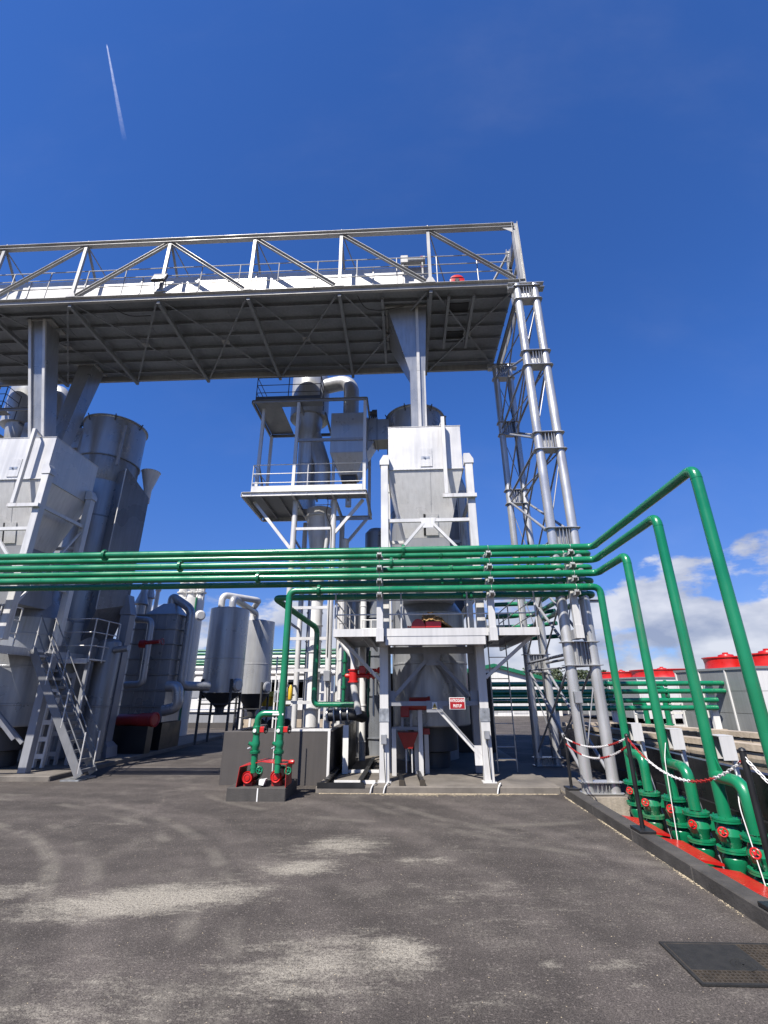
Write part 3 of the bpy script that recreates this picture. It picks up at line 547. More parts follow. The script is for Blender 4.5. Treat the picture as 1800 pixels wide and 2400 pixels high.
def flange(mb, c, ax, r, t=.02):
    c, ax = Vector(c), Vector(ax).normalized(); mb.cyl(c-ax*t*1.3, c-ax*.003, r*1.75, n=20); mb.cyl(c+ax*.003, c+ax*t*1.3, r*1.75, n=20)
    s, u = frame(ax)
    for i in range(6): d = (s*math.cos(i*1.047)+u*math.sin(i*1.047))*r*1.45; mb.cyl(c+d-ax*t*2.4, c+d+ax*t*2.4, .010, n=6)
def gpipe(label, pts, r, flanges=(), bend=.17, mat='green_paint', group='green pipes on the overhead rack', name='green_pipe', cat='pipe'):
    pts = [Vector(p) for p in pts]; t_ = thing(name, label, cat, pts[0], group)
    MB().tube(pts, r, 22, bend).build('pipe_run', mat, t_)
    for i in range(1, len(pts)-1):     # weld beads either side of each elbow
        m = MB()
        for o_ in (pts[i-1], pts[i+1]):
            d = (o_-pts[i]); l = min(bend, d.length*.49); c = pts[i]+d.normalized()*l; m.cyl(c-d.normalized()*.005, c+d.normalized()*.005, r+.003, n=22)
        m.build('weld_bead', mat, t_)
    for c, ax in flanges: m = MB(); flange(m, c, ax, r); m.build('flange', mat, t_)
    return t_
XL = -16
DY = (PF, 9.06, 7.73, 6.47); DX = 4.37; ROWN = ('bottom', 'third', 'second', 'top')
# front pipes: lowest drops at the rack, the others run out towards the viewer first
fxs = {0: 1.05, 1: .45, 2: 9, 3: -2.75}
riserX = zz('Q', 230, 300, Y=PF).x
drops = {}
for k, zc in enumerate(PZ):
    lab = 'front green pipe of the %s rack tier' % ('top', 'second', 'third', 'lowest')[k]
    fls = []
    if k == 0: fls = [((zz('E', 288, 1180, Y=PF).x, PF, zc), (1, 0, 0))]
    if k == 1: fls = [((zz('E', 203, 1280, Y=PF).x, PF, zc), (1, 0, 0))]
    if k == 3: fls = [((zz('Q', 680, 70, Y=PF).x, PF, zc), (1, 0, 0)), ]
    j = 3-k     # drop index: lowest tier nearest to the rack
    yd = DY[j]
    x0 = XL if k < 3 else riserX
    if k < 3:
        p = [(x0, PF, zc), (DX, PF, zc), (DX, yd, zc), (DX, yd, .38)]
        lab += ', turning forward then down'
    else:
        p = [(riserX, PF, .66), (riserX, PF, zc), (DX, PF, zc), (DX, PF, .38)]
        lab += ', bent down at both ends'
    if k < 3: fls += [((-7.2+1.9*k, PF, zc), (1, 0, 0))]
    drops[j] = gpipe(lab, p, RF if k < 3 else RF*.98, fls)
    for xw in [x_ for x_ in (-9.3, -6.1, -3.3, -1.6, 1.3, 3.1) if x_ > p[0][0]+.3]: MB().lathe((xw+.35*k, PF, zc), [(RF, -.006), (RF+.003, 0), (RF, .006)], 22, (1, 0, 0), cap=False).build('weld_seam', 'green_paint', drops[j])
    drops[j]['_y'] = yd
for k, zc in enumerate(PZ):
    zc -= PD[k]
    lab = 'rear green pipe of the %s rack tier' % ('top', 'second', 'third', 'lowest')[k]
    fls = [((.9+.22*k, PB, zc), (1, 0, 0)), ((-.1+.5*k, PB, zc), (1, 0, 0))]
    xe = 4.48-.02*k; yb = 15.5+k*.45
    zl_ = zc
    if k < 3:
        p = [(XL, PB, zc), (xe, PB, zc), (xe, yb, zc-.0), (xe-1.6, yb+.2, zc)]
    else:
        c = zz('Q', 20, 150, Y=PB); d_ = zz('Q', 655, 585, Y=12.4); e_ = zz('Q', 620, 1715, Y=d_.y)
        p = [(1.2+d_.x*0+.9, d_.y, e_.z), (d_.x, d_.y, e_.z), (d_.x, d_.y, d_.z), (c.x, PB+.15, zc), (c.x+.12, PB, zc), (xe, PB, zc), (xe, yb, zc), (xe-1.6, yb+.2, zc)]
        p[0] = (d_.x+1.0, d_.y, e_.z)
        p = [p[0], p[1], p[2], (c.x, PB, zc)]+p[5:]
    gpipe(lab+(', dropping behind the pump set' if k == 3 else ''), p, RB, fls, .15)
# sloping lengths of pipe behind the tower
for k in range(3):
    gpipe('%s of three dark green pipes climbing behind the tube tower' % ('highest', 'middle', 'lowest')[k], [(3.0-.35*k, 17.6, 4.55-.42*k), (3.9, 17.5, 4.55-.42*k), (5.1, 16.2, 4.55-.42*k)], .07, (), .15, 'far_green', 'green pipes behind the tower')
m_ = thing('pipe_support', 'short galvanised bracket arm under the green pipes right of the tower', 'bracket', (4.3, 11.35, 4.0)); MB().chan((4.0, 11.35, 4.0), (4.7, 11.35, 4.0), .08, .06, .006).build('arm', 'galvanised', m_)
# ------------------------------------------------------------------ valves in the pit
def handwheel(parent, c, ax, R=.075, mat='red_paint'):
    c = Vector(c); ax = Vector(ax).normalized(); s, u = frame(ax); m = MB(); m.torus(c, ax, R, .011, 20, 8)
    for i in range(4): d = s*math.cos(i*1.571+.4)+u*math.sin(i*1.571+.4); m.cyl(c, c+d*R, .009, n=6)
    m.cyl(c-ax*.02, c+ax*.03, .02, n=10); return m.build('handwheel', mat, parent)
def valve_stack(parent, x, y, z, r, zb=-.86, handle=True, mat='green_paint'):
    m = MB(); flange(m, (x, y, z-.02), (0, 0, 1), r); m.build('flange', mat, parent)
    m = MB(); m.lathe((x, y, z-.05), [(r*.95, 0), (r*1.25, -.06), (r*1.5, -.15), (r*1.2, -.24), (r*.95, -.30)], 20); vb = m.build('valve_body', mat, parent)
    m = MB(); m.cyl((x, y, z-.17), (x-.10, y-.10, z-.15), .05, .045, n=14); m.cyl((x-.1, y-.1, z-.15), (x-.16, y-.16, z-.14), .012, n=8); m.build('bonnet', mat, vb)
    m = MB(); m.bbox(x+.09, x+.2, y-.08, y+.06, z-.24, z-.06, .01); m.cyl((x+.02, y, z-.12), (x+.2, y, z-.12), .05, n=12); m.build('gear_case', mat, vb)
    if handle: handwheel(vb, (x-.17, y-.17, z-.135), (-.7+random.uniform(-.25, .25), -.7+random.uniform(-.25, .25), random.uniform(-.1, .3)), .052)
    m = MB(); flange(m, (x, y, z-.37), (0, 0, 1), r); m.build('flange', mat, parent)
    m = MB(); m.lathe((x, y, z-.39), [(r*.9, 0), (r*1.35, -.07), (r*1.35, -.14), (r*.95, -.22), (r*.92, zb-z+.45)], 20); m.build('check_valve', mat, parent)
    m = MB(); flange(m, (x, y, zb+.04), (0, 0, 1), r); m.build('flange', mat, parent)
for j in range(4):
    yd = DY[j] if j else PF; t_ = drops[j]
    valve_stack(t_, DX, yd, .36, .105)
    MB().cyl((DX, yd, .34), (DX, yd, .92), .083, .083, n=22).build('reducer', 'green_paint', t_)
    if j < 4:
        yb = yd-.59
        MB().tube([(DX, yd, .86), (DX, yb, .86), (DX, yb, .30)], .083, 22, .2).build('branch', 'green_paint', t_)
        valve_stack(t_, DX, yb, .28, .105)
        MB().prism([(DX-.004, yd-.07, .95), (DX-.004, yd-.20, .93), (DX-.004, yd-.07, 1.12)], (.008, 0, 0)).build('gusset', 'green_paint', t_)
    # galvanised clamp box and its stay
    bx = thing('pipe_clamp', 'galvanised clamp box on the %s green downpipe of the pit' % ('first', 'second', 'third', 'fourth')[j]+(' (nearest to the tower)' if j == 0 else ''), 'clamp', (DX+.25, yd+.1, -1), 'clamp boxes on the green downpipes')
    m = MB(); m.box(DX-.03, DX+.30, yd+.085, yd+.095, 1.07, 1.39); m.box(DX+.08, DX+.30, yd-.12, yd+.084, 1.38, 1.39); m.box(DX+.29, DX+.30, yd-.12, yd+.084, 1.05, 1.379); m.box(DX+.1, DX+.29, yd-.12, yd-.11, 1.07, 1.379); m.build('box', 'silver', bx)
    MB().box(DX+.31, DX+.36, yd+.02, yd+.07, -1, 1.15).build('stay', 'white_paint', bx)
    MB().cyl((DX+.22, yd-.1, 1.0), (DX+.34, yd-.52, -.9), .014, n=8).build('rod', 'galvanised', bx)
# red skids at the foot of the valves
for k, y in enumerate((9.5, 8.15, 6.85, 5.6)):
    sk = thing('pump_hood', 'sloping red pump hood down in the pit, %s from the tower' % ('first', 'second', 'third', 'fourth')[k], 'pump', (4.1, y, -1), 'red pump hoods in the pit')
    MB().loft([[V3(3.55, y-.50, -.09), V3(4.14, y-.56, -.17), V3(4.16, y+.46, -.17), V3(3.55, y+.50, -.09)], [V3(3.55, y-.50, -.06), V3(4.14, y-.56, -.14), V3(4.16, y+.46, -.14), V3(3.55, y+.50, -.06)]]).build('hood', 'red_paint', sk)
    MB().box(3.6, 4.0, y-.36, y+.28, -1, -.18).build('base', 'red_dull', sk)
    m = MB(); m.cyl((3.95, y-.2, -.62), (4.5, y-.2, -.62), .13, n=18); flange(m, (4.4, y-.2, -.62), (1, 0, 0), .09); m.build('casing', 'green_paint', sk)
# thin white conduits leaning among the pipes
for k, (p, q_) in enumerate((((4.22, 8.8, .95), (4.0, 8.5, -.8)), ((4.25, 7.15, .6), (4.1, 6.65, -.8)))):
    c_ = thing('conduit', 'thin white conduit slanting down between the pit valves, %s from the tower' % ('first', 'second', 'third')[k], 'conduit', q_, 'white conduits in the pit'); MB().tube([p+V3(.2, .25, .45) if 0 else Vector(p)+V3(.25, .3, .35), p, q_], .0065, 8, .1).build('tube', 'white_paint', c_)
# ================================================================== DRYER UNIT (built once at the right, copied for the left unit)
UNIT = []
def U(o): UNIT.append(o); return o
# ---- feed chute from the bridge down into the hopper
ch = U(thing('feed_chute', 'grey sheet-metal chute dropping from the bridge into the right hopper', 'chute', (.55, 12.3, 9.2), 'feed chutes under the bridge'))
r0 = [V3(-.40, 12.0, 14.04), V3(.92, 12.0, 14.04), V3(.92, 14.0, 14.04), V3(-.40, 14.0, 14.04)]
r1_ = [V3(.33, 12.42, 11.65), V3(.82, 12.42, 11.65), V3(.82, 13.0, 11.65), V3(.33, 13.0, 11.65)]
r2_ = [V3(.33, 12.75, 9.2), V3(.82, 12.75, 9.2), V3(.82, 13.3, 9.2), V3(.33, 13.3, 9.2)]
MB().loft([r1_, r0]).build('funnel', 'silver_half_shaded', ch); MB().loft([r2_, r1_]).build('shaft', 'silver_half_shaded', ch)
MB().bar((.6, 12.03-.035, 13.95), (.6, 12.42-.035, 11.65), .09, .06, up=(0, -1, 0)).build('rib', 'silver', ch); MB().bar((.6, 12.42-.035, 11.64), (.6, 12.75-.035, 9.25), .09, .06, up=(0, -1, 0)).build('rib', 'silver', ch); MB().bar((.79, 12.42-.03, 11.64), (.79, 12.75-.03, 9.25), .05, .05, up=(0, -1, 0)).build('rib', 'silver', ch)
MB().box(.30, .83, 11.96, 12.58, 12.82, 12.85).build('flange', 'silver_shaded', ch) if 0 else None
MB().prism([(-.45, 11.97, 13.95), (.97, 11.97, 13.95), (.97, 11.97, 14.03), (-.45, 11.97, 14.03)], (0, 2.08, 0)).build('collar', 'bridge_grey', ch)
# ---- fuel hopper
hp = U(thing('fuel_hopper', 'big silver fuel hopper on white legs right of centre', 'hopper', (.67, 12.9, 3.3), 'fuel hoppers under the bridge'))
hx0, hx1, hy0, hy1 = -.38, 1.72, 11.9, 13.94
def rect(x0, x1, y0, y1, z): return [V3(x0, y0, z), V3(x1, y0, z), V3(x1, y1, z), V3(x0, y1, z)]
MB().loft([rect(hx0, hx1, hy0, hy1, 7.88), rect(hx0, hx1, hy0, hy1, 9.27)]).build('upper_shell', 'silver_sheet', hp)
MB().loft([rect(.06, 1.27, 12.38, 13.45, 6.0), rect(hx0, hx1, hy0, hy1, 7.876)]).build('taper_shell', 'silver_sheet', hp)
MB().loft([rect(-.05, 1.40, 12.55, 13.9, 4.35), rect(.06, 1.27, 12.38, 13.45, 5.996)]).build('neck_shell', 'grey_paint', hp)
m = MB(); m.box(hx0-.012, hx1+.012, hy0-.012, hy1+.012, 9.27, 9.285); m.build('top_lip', 'silver_sheet', hp)
jf = MB().box(hx0-.03, hx1+.03, hy0-.03, hy1+.03, 7.868, 7.884).build('joint_flange', 'silver_sheet', hp)
bm_ = MB()
for i in range(22): bm_.cyl((hx0+.05+i*.095, hy0-.02, 7.855), (hx0+.05+i*.095, hy0-.02, 7.897), .008, n=6)
struct(bm_.build('bolts', 'galvanised', jf), 'stuff')
hd = MB().bbox(.53, .87, hy0-.022, hy0-.002, 7.96, 8.55, .004).build('hatch', 'silver_sheet', hp)
m = MB(); m.box(.55, .80, hy0-.028, hy0-.0225, 8.20, 8.28); m.cyl((.66, hy0-.06, 8.24), (.66, hy0-.02, 8.24), .018, n=10); m.build('latch', 'galvanised', hd)
def slope(t): return 7.876-(7.876-6.0)*t, hy0+(12.38-hy0)*t
za, ya = slope(.66); zb_, yb_ = slope(.97)
hd = MB().prism([(.64, ya-.03, za), (.98, ya-.03, za), (.98, yb_-.03, zb_), (.64, yb_-.03, zb_)], (0, .022, .008)).build('hatch', 'silver_sheet', hp)
MB().prism([(.575, ya-.012, za), (.632, ya-.012, za), (.632, yb_-.012, zb_), (.575, yb_-.012, zb_)], (0, .008, .002)).build('gap', 'black_paint', hd)
zc_, yc_ = slope(.12); MB().prism([(.80, hy0-.006, 7.87), (.806, hy0-.006, 7.87), (.806, yb_-.006, zb_), (.80, yb_-.006, zb_)], (0, .004, 0)).build('seam', 'grey_paint', hp)
# hanging level-gauge bar and its arm
MB().bbox(1.15, 1.25, 11.60, 11.70, 7.0, 9.42, .006).build('gauge_bar', 'silver', hp)
MB().bbox(1.09, 2.00, 11.62, 11.72, 6.99, 7.10, .006).build('gauge_arm', 'silver', hp) if 0 else MB().bar((1.09, 11.64, 6.94), (2.0, 11.64, 6.94), .1, .1).build('gauge_arm', 'silver', hp)
MB().bar((1.22, 11.68, 9.38), (1.05, 12.6, 9.30), .05, .05).build('gauge_stay', 'silver', hp)
for x in (-.49, 1.87):
    for y, zt in ((11.8, 7.95), (13.75, 7.95)):
        lg = MB().ibeam((x, y, 3.3), (x, y, zt), .2, .2, .016, up=(1, 0, 0)) if 0 else MB().bbox(x-.1, x+.1, y-.1, y+.1, 3.3, zt, .008)
        lo = lg.build('leg', 'silver', hp)
        sx = 1 if x > 0 else -1
        MB().loft([[V3(x-.13, y-.12, zt), V3(x+.13, y-.12, zt), V3(x+.13, y+.12, zt), V3(x-.13, y+.12, zt)], [V3(x-.13, y-.12, zt+.12), V3(x+.13, y-.12, zt+.12), V3(x+.13, y+.12, zt+.12), V3(x-.13, y+.12, zt+.12)], [V3(x-.13+(.10 if sx < 0 else 0), y-.12, zt+.30), V3(x+.13-(.10 if sx > 0 else 0), y-.12, zt+.30), V3(x+.13-(.10 if sx > 0 else 0), y+.12, zt+.30), V3(x-.13+(.10 if sx < 0 else 0), y+.12, zt+.30)]]).build('bearing_cap', 'silver', lo)
for y in (11.8, 13.75):
    MB().bar((-.39, y, 6.3), (1.77, y, 6.3), .08, .09).build('tie_beam', 'silver', hp)
    MB().bar((.55, y-.02, 6.22), (-.40, y-.02, 5.1), .07, .07).build('brace', 'silver', hp); MB().bar((.78, y-.02, 6.22), (1.78, y-.02, 5.1), .07, .07).build('brace', 'silver', hp)
    MB().prism([(.45, y-.05, 6.36), (.88, y-.05, 6.36), (.80, y-.05, 6.08), (.53, y-.05, 6.08)], (0, .012, 0)).build('gusset', 'silver', hp)
for x in (-.49, 1.87): MB().bar((x, 11.9, 7.0), (x, 13.65, 7.0), .08, .1).build('tie_beam', 'silver', hp); MB().bar((x, 11.9, 4.2), (x, 13.65, 6.8), .05, .05).build('brace', 'silver', hp); MB().bar((x, 11.9, 4.9), (x, 13.65, 4.9), .08, .08).build('tie_beam', 'silver', hp)
# ---- drying stack behind the hopper
sx_, sy_ = .56, 16.0
stk = U(thing('drying_stack', 'tall grey capped drying stack standing behind the right hopper', 'stack', (sx_, sy_, .13), 'grey drying stacks'))
MB().lathe((sx_, sy_, 0), [(1.0, .13), (1.0, 9.4), (1.0, 9.42)], 40).build('shaft', 'silver_half_shaded', stk)
MB().lathe((sx_, sy_, 0), [(1.0, 9.42), (1.1, 9.9), (1.1, 10.4)], 40).build('cone', 'silver_shaded', stk)
MB().lathe((sx_, sy_, 0), [(1.12, 10.4), (1.12, 12.0), (1.14, 12.02)], 48).build('drum', 'silver_half_shaded', stk)
MB().lathe((sx_, sy_, 0), [(1.18, 12.02), (1.18, 12.07), (.9, 12.2), (.02, 12.32)], 48).build('cap', 'silver_half_shaded', stk)
for zc in (4.2, 6.1, 8.0): MB().lathe((sx_, sy_, zc), [(1.0, 0), (1.012, .01), (1.012, .05), (1.0, .06)], 40, cap=False).build('band', 'silver_shaded', stk)
MB().lathe((sx_, sy_, 10.36), [(1.13, 0), (1.15, .01), (1.15, .05), (1.13, .06)], 44, cap=False).build('band', 'silver_shaded', stk)
for a in (200, 250, 300, 350): ca, sa = math.cos(math.radians(a)), math.sin(math.radians(a)); MB().bar((sx_+1.13*ca, sy_+1.13*sa, 11.86), (sx_+1.24*ca, sy_+1.24*sa, 12.1), .04, .02).build('lug', 'dark_steel', stk)
# enclosed side casing with sloped top, light seam strip and vent
MB().loft([[V3(1.35, 15.5, 3.5), V3(1.93, 15.15, 4.6), V3(2.42, 16.1, 4.9), V3(1.5, 16.9, 3.5)], [V3(1.35, 15.5, 9.85), V3(1.93, 15.15, 9.85), V3(2.42, 16.1, 9.0), V3(1.5, 16.9, 9.3)]]).build('side_casing', 'silver_shaded', stk)
MB().bar((1.925, 15.12, 4.6), (1.925, 15.12, 9.8), .03, .02).build('seam_strip', 'silver', stk)
MB().bar((1.62, 14.99, 9.9), (1.62, 14.99, 11.6), .10, .05).build('conduit', 'grey_paint', stk)
MB().lathe((1.75, 17.0, 9.2), [(.15, 0), (.15, .55), (.36, 1.35), (.38, 1.36), (.36, 1.37), (.3, 1.30)], 24).build('vent_cone', 'white_paint', stk)
MB().bbox(-.85, -.28, 15.3, 15.9, 10.9, 11.8, .02).build('side_duct', 'silver_half_shaded', stk) if 0 else MB().loft([rect(-1.25, -.4, 15.55, 16.35, 11.0), rect(-1.25, -.4, 15.55, 16.35, 11.9)]).build('side_duct', 'silver_half_shaded', stk)
MB().box(-.95, -.90, 15.5, 16.4, 10.95, 11.95).build('duct_flange', 'silver_shaded', stk)
# ---- reactor vessel under the hopper
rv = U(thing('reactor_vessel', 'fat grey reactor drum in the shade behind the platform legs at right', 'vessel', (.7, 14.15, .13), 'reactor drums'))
MB().lathe((.7, 14.15, 0), [(1.02, 1.15), (1.04, 1.18), (1.04, 4.1), (1.02, 4.13)], 44).build('drum', 'silver_half_shaded', rv)
MB().lathe((.7, 14.15, 0), [(1.02, 4.13), (.62, 4.75), (.6, 5.4)], 44).build('cone', 'silver_half_shaded', rv)
MB().lathe((.7, 14.15, 0), [(.45, .13), (.45, .5), (.66, .55), (.66, 1.149)], 36).build('lower_drum', 'dark_steel', rv)  # dark colour supplies the shade under the platform
for zc in (1.7, 2.7, 3.6): MB().lathe((.7, 14.15, zc), [(1.04, 0), (1.055, .01), (1.055, .05), (1.04, .06)], 44, cap=False).build('band', 'silver_half_shaded', rv)
# ---- cyclone tower
cy = U(thing('cyclone_tower', 'two-deck silver steel stage on round posts carrying the middle cyclone', 'tower', (-3.2, 15.6, .1), 'cyclone stages'))
cx0, cx1, cy0, cy1, CZ, CU = -5.45, -1.22, 14.3, 16.78, 8.28, 12.0
for x, y in ((-3.70, 14.75), (-2.36, 14.75), (-3.80, 16.95), (-2.30, 16.5)): MB().cyl((x, y, .0), (x, y, CZ-.12), .095, n=20).build('round_post', 'silver', cy)
for p, q in (((cx0, cy0), (cx1, cy0)), ((cx0, cy1), (cx1, cy1)), ((cx0, cy0), (cx0, cy1)), ((cx1, cy0), (cx1, cy1)), ((-3.72, cy0), (-3.72, cy1)), ((-2.36, cy0), (-2.36, cy1))): MB().chan((*p, CZ), (*q, CZ), .07, .16, .01).build('deck_beam', 'silver', cy)
for x0, x1, y0, y1 in ((cx0+.04, -4.25, cy0+.04, cy1-.04), (-4.25, cx1-.04, cy0+.04, 15.0), (-4.25, -3.85, 15.0, cy1-.04)): MB().box(x0+.003, x1-.003, y0+.003, y1-.003, CZ+.06, CZ+.075).build('deck_plate', 'grey_paint', cy)
for x in (cx0+.6, cx0+1.2, -3.0, -1.9): MB().bar((x, cy0+.05, CZ-.0), (x, 15.0 if x > -4.2 else cy1-.05, CZ), .05, .09).build('joist', 'grey_paint', cy)
for x, sg in ((-3.70, -1), (-2.36, 1)):
    for y in (14.75, 16.6): MB().bar((x+.06*sg, y, 6.45 if sg < 0 else 7.0), (x+(1.45 if sg < 0 else -.0+1.0)*sg, y, CZ-.1), .09, .10).build('knee_brace', 'silver', cy)
for zc in (7.15, 4.5, 3.55, 2.62, 1.72): MB().bar((-3.62, 14.72, zc), (-2.44, 14.72, zc), .06, .09).build('tie_bar', 'silver', cy)
for zc in (6.9, 4.1, 2.2): MB().bar((-3.72, 14.85, zc), (-3.8, 16.85, zc), .05, .07).build('tie_bar', 'grey_paint', cy)
for x, y in ((-3.73, cy0+.06), (-1.29, cy0+.06), (cx0+.33, cy0+.4), (cx0+.06, cy1-.06), (-2.6, cy1-1.0), (-1.29, cy1-.1)): MB().bbox(x-.055, x+.055, y-.055, y+.055, CZ+.08, CU-.05, .006).build('column', 'silver', cy)
for p, q in (((cx0, cy0), (cx1, cy0)), ((cx0, cy1), (-2.9, cy1)), ((cx0, cy0), (cx0, cy1)), ((cx1, cy0), (cx1, cy1-.1)), ((-3.73, cy0), (-3.73, 15.2)), ((-2.9, 15.2), (-2.9, cy1))): MB().chan((*p, CU), (*q, CU), .06, .12, .008).build('deck_beam', 'grey_paint', cy)
MB().box(cx0+.04, -4.48, cy0+.04, cy1-.04, CU+.062, CU+.075).build('deck_plate', 'grey_paint', cy); MB().box(-4.474, -2.9, cy0+.04, 14.78, CU+.062, CU+.075).build('deck_plate', 'grey_paint', cy)
MB().bar((-3.68, cy0+.05, 10.35), (-1.34, cy0+.05, 10.35), .07, .10).build('tie_bar', 'grey_paint', cy)
MB().bar((cx0+.35, cy0+.4, 9.6), (cx0+.06, cy1-.1, 8.9), .05, .07).build('tie_bar', 'grey_paint', cy)
railing(cy, [(cx0+.3, cy1-.1, CZ+.08), (cx0+.3, cy0+.02, CZ+.08), (-1.32, cy0+.02, CZ+.08)], 1.03, 3, .019, 'silver', 1.75)
MB().box(cx0+.3, -1.35, cy0+.0, cy0+.008, CZ+.08, CZ+.30).build('toe_board', 'silver', cy)
railing(cy, [(-4.1, 16.3, CZ+.08), (-2.6, 16.3, CZ+.08)], .6, 2, .017, 'silver', .7)
railing(cy, [(cx0+.1, cy1-.1, CU+.08), (cx0+.1, cy0+.04, CU+.08), (-2.95, cy0+.04, CU+.08), (-2.95, 15.0, CU+.08)], 1.0, 3, .017, 'dark_steel', 1.4)
MB().box(cx0+.1, -2.95, cy0-.0, cy0+.01, CU+.08, CU+.22).build('toe_board', 'dark_steel', cy)
# ---- cyclone with elbow duct
cc = V3(-3.76, 16.3, 0)
cl = U(thing('cyclone', 'large grey cyclone with an arched duct on top of the middle steel stage', 'cyclone', (cc.x, cc.y, 7.2), 'cyclones'))
MB().lathe((cc.x, cc.y, 0), [(.77, 12.4), (.77, 14.36), (.73, 14.40)], 40).build('barrel', 'tank_silver', cl)
MB().lathe((cc.x, cc.y, 0), [(.74, 14.40), (.55, 14.62), (.02, 14.72)], 40).build('roof', 'tank_silver', cl)
MB().tube([(cc.x+.02, cc.y, 12.4), (cc.x+.35, cc.y-.1, 11.3), (-3.0, 15.75, 10.0), (-2.97, 15.75, 8.9)], .30, 24, .3).build('side_leg', 'tank_silver', cl)
MB().lathe((cc.x+.05, cc.y-.1, 0), [(.38, 8.32), (.38, 11.3), (.55, 12.41)], 32).build('main_leg', 'tank_silver', cl)
for zc in (9.1, 10.2): MB().lathe((cc.x+.05, cc.y-.1, zc), [(.38, 0), (.395, .01), (.395, .05), (.38, .06)], 32, cap=False).build('band', 'tank_silver', cl)
MB().tube([(cc.x+.4, 16.2, 13.92), (-1.98, 15.85, 13.98), (-1.98, 15.75, 12.1)], .31, 28, .95).build('elbow_duct', 'tank_silver', cl)
MB().lathe((-3.0, 15.75, 0), [(.50, 8.2), (.50, 7.95), (.56, 7.93), (.56, 7.86), (.50, 7.84), (.26, 6.3), (.22, 6.28), (.22, 6.1)], 36).build('discharge_cone', 'silver', cl)
for zc in (7.4, 6.95, 6.55): MB().lathe((-3.0, 15.75, zc), [(.30, 0), (.345, .0), (.345, .03), (.30, .03)], 32, cap=False).build('ring', 'silver', cl) if 0 else None
MB().cyl((-3.0, 15.75, 1.0), (-3.0, 15.75, 6.1), .22, n=28).build('downpipe', 'white_paint', cl)
for k in range(6): MB().lathe((-3.0, 15.75, 1.5+k*.85), [(.221, 0), (.25, .005), (.25, .035), (.221, .04)], 28, cap=False).build('flange', 'silver', cl)
MB().tube([(-2.75, 15.3, 7.9), (-2.62, 15.2, 7.1), (-2.7, 15.25, 6.3)], .07, 14, .3).build('drain_pipe', 'silver', cl)
# ---- filter housing
fh = U(thing('filter_housing', 'blue-grey hopper-bottomed filter box beside the middle cyclone', 'filter', (-2.0, 15.8, 8.4), 'filter boxes'))
MB().loft([rect(-2.66, -1.33, 15.2, 16.5, 10.3), rect(-2.66, -1.33, 15.2, 16.5, 12.0)]).build('shell', 'tank_silver', fh)
MB().loft([rect(-2.3, -1.66, 15.45, 16.2, 9.5), rect(-2.66, -1.33, 15.2, 16.5, 10.296)]).build('taper', 'tank_silver', fh)
MB().loft([rect(-2.25, -1.72, 15.5, 16.1, 9.28), rect(-2.25, -1.72, 15.5, 16.1, 9.496)]).build('outlet', 'dark_steel', fh)
MB().loft([[V3(-1.328, 15.6, 10.5), V3(-1.328, 16.5, 10.5), V3(-1.328, 16.5, 12.0), V3(-1.328, 15.6, 12.0)], [V3(-.95, 15.65, 11.1), V3(-.95, 16.4, 11.1), V3(-.95, 16.4, 12.0), V3(-.95, 15.65, 12.0)]]).build('transition', 'tank_silver', fh)
for k in range(4): x = -1.30+k*.09; MB().box(x, x+.02, 15.56, 15.58, 10.6+k*.13, 12.02).build('rib', 'tank_silver', fh)
MB().lathe((-1.98, 15.75, 0), [(.40, 12.0), (.36, 12.1), (.31, 12.15)], 28).build('neck', 'tank_silver', fh)
MB().cyl((-2.0, 15.8, 8.36), (-2.0, 15.8, 9.28), .11, n=18).build('drop_pipe', 'silver', fh)
m = MB(); m.cyl((-1.15, 16.0, 12.45), (-.95, 16.0, 12.45), .16, n=16); m.cyl((-1.3, 16.0, 12.45), (-1.15, 16.0, 12.45), .1, n=12); m.box(-1.2, -1.0, 15.9, 16.1, 12.0, 12.36); m.build('fan_motor', 'dark_steel', fh)
MB().bbox(-2.72, -2.5, 14.9, 15.15, 8.38, 8.75, .02).build('valve_motor', 'silver', fh)
m = MB(); m.box(-2.62, -2.3, 14.95, 15.1, 8.36, 8.42); m.build('motor_base', 'red_paint', fh)
# ---- the left unit: same plant repeated 12.18 m to the left
LO = (-12.18, 0, 0)
LL = {'feed_chute': 'grey sheet-metal chute dropping from the bridge into the left hopper', 'fuel_hopper': 'big silver fuel hopper at the left edge, cut by the frame',
      'drying_stack': 'tall grey capped drying stack behind the left hopper, against the sky', 'reactor_vessel': 'fat grey reactor drum in the shade behind the stairs at far left',
      'cyclone_tower': 'shaded steel stage under the bridge at the left edge', 'cyclone': 'grey cyclone at the left edge just below the bridge', 'filter_housing': 'grey filter box at the left edge behind the chute'}
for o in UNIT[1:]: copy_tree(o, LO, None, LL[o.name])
lc = thing('feed_chute', LL['feed_chute'], 'chute', (-12.1, 13.0, 9.2), 'feed chutes under the bridge')
ft = [V3(-12.67, 12.0, 14.04), V3(-12.10, 12.0, 14.04), V3(-12.10, 12.6, 14.04), V3(-12.67, 12.6, 14.04)]; fb = [V3(-12.14, 13.0, 9.2), V3(-11.66, 13.0, 9.2), V3(-11.66, 13.5, 9.2), V3(-12.14, 13.5, 9.2)]
MB().loft([fb, ft]).build('front_leg', 'silver_half_shaded', lc)
for f in (.04, .93): MB().bar(ft[0].lerp(ft[1], f)+V3(0, -.04, -.05), fb[0].lerp(fb[1], f)+V3(0, -.04, .05), .09, .07, up=(0, -1, 0)).build('rib', 'silver', lc)
bt_ = [V3(-12.55, 14.35, 14.04), V3(-11.95, 14.35, 14.04), V3(-11.95, 15.0, 14.04), V3(-12.55, 15.0, 14.04)]; bb_ = [V3(-12.15, 13.52, 9.9), V3(-11.70, 13.52, 9.9), V3(-11.70, 13.95, 9.9), V3(-12.15, 13.95, 9.9)]
MB().loft([bb_, bt_]).build('rear_leg', 'silver_half_shaded', lc)
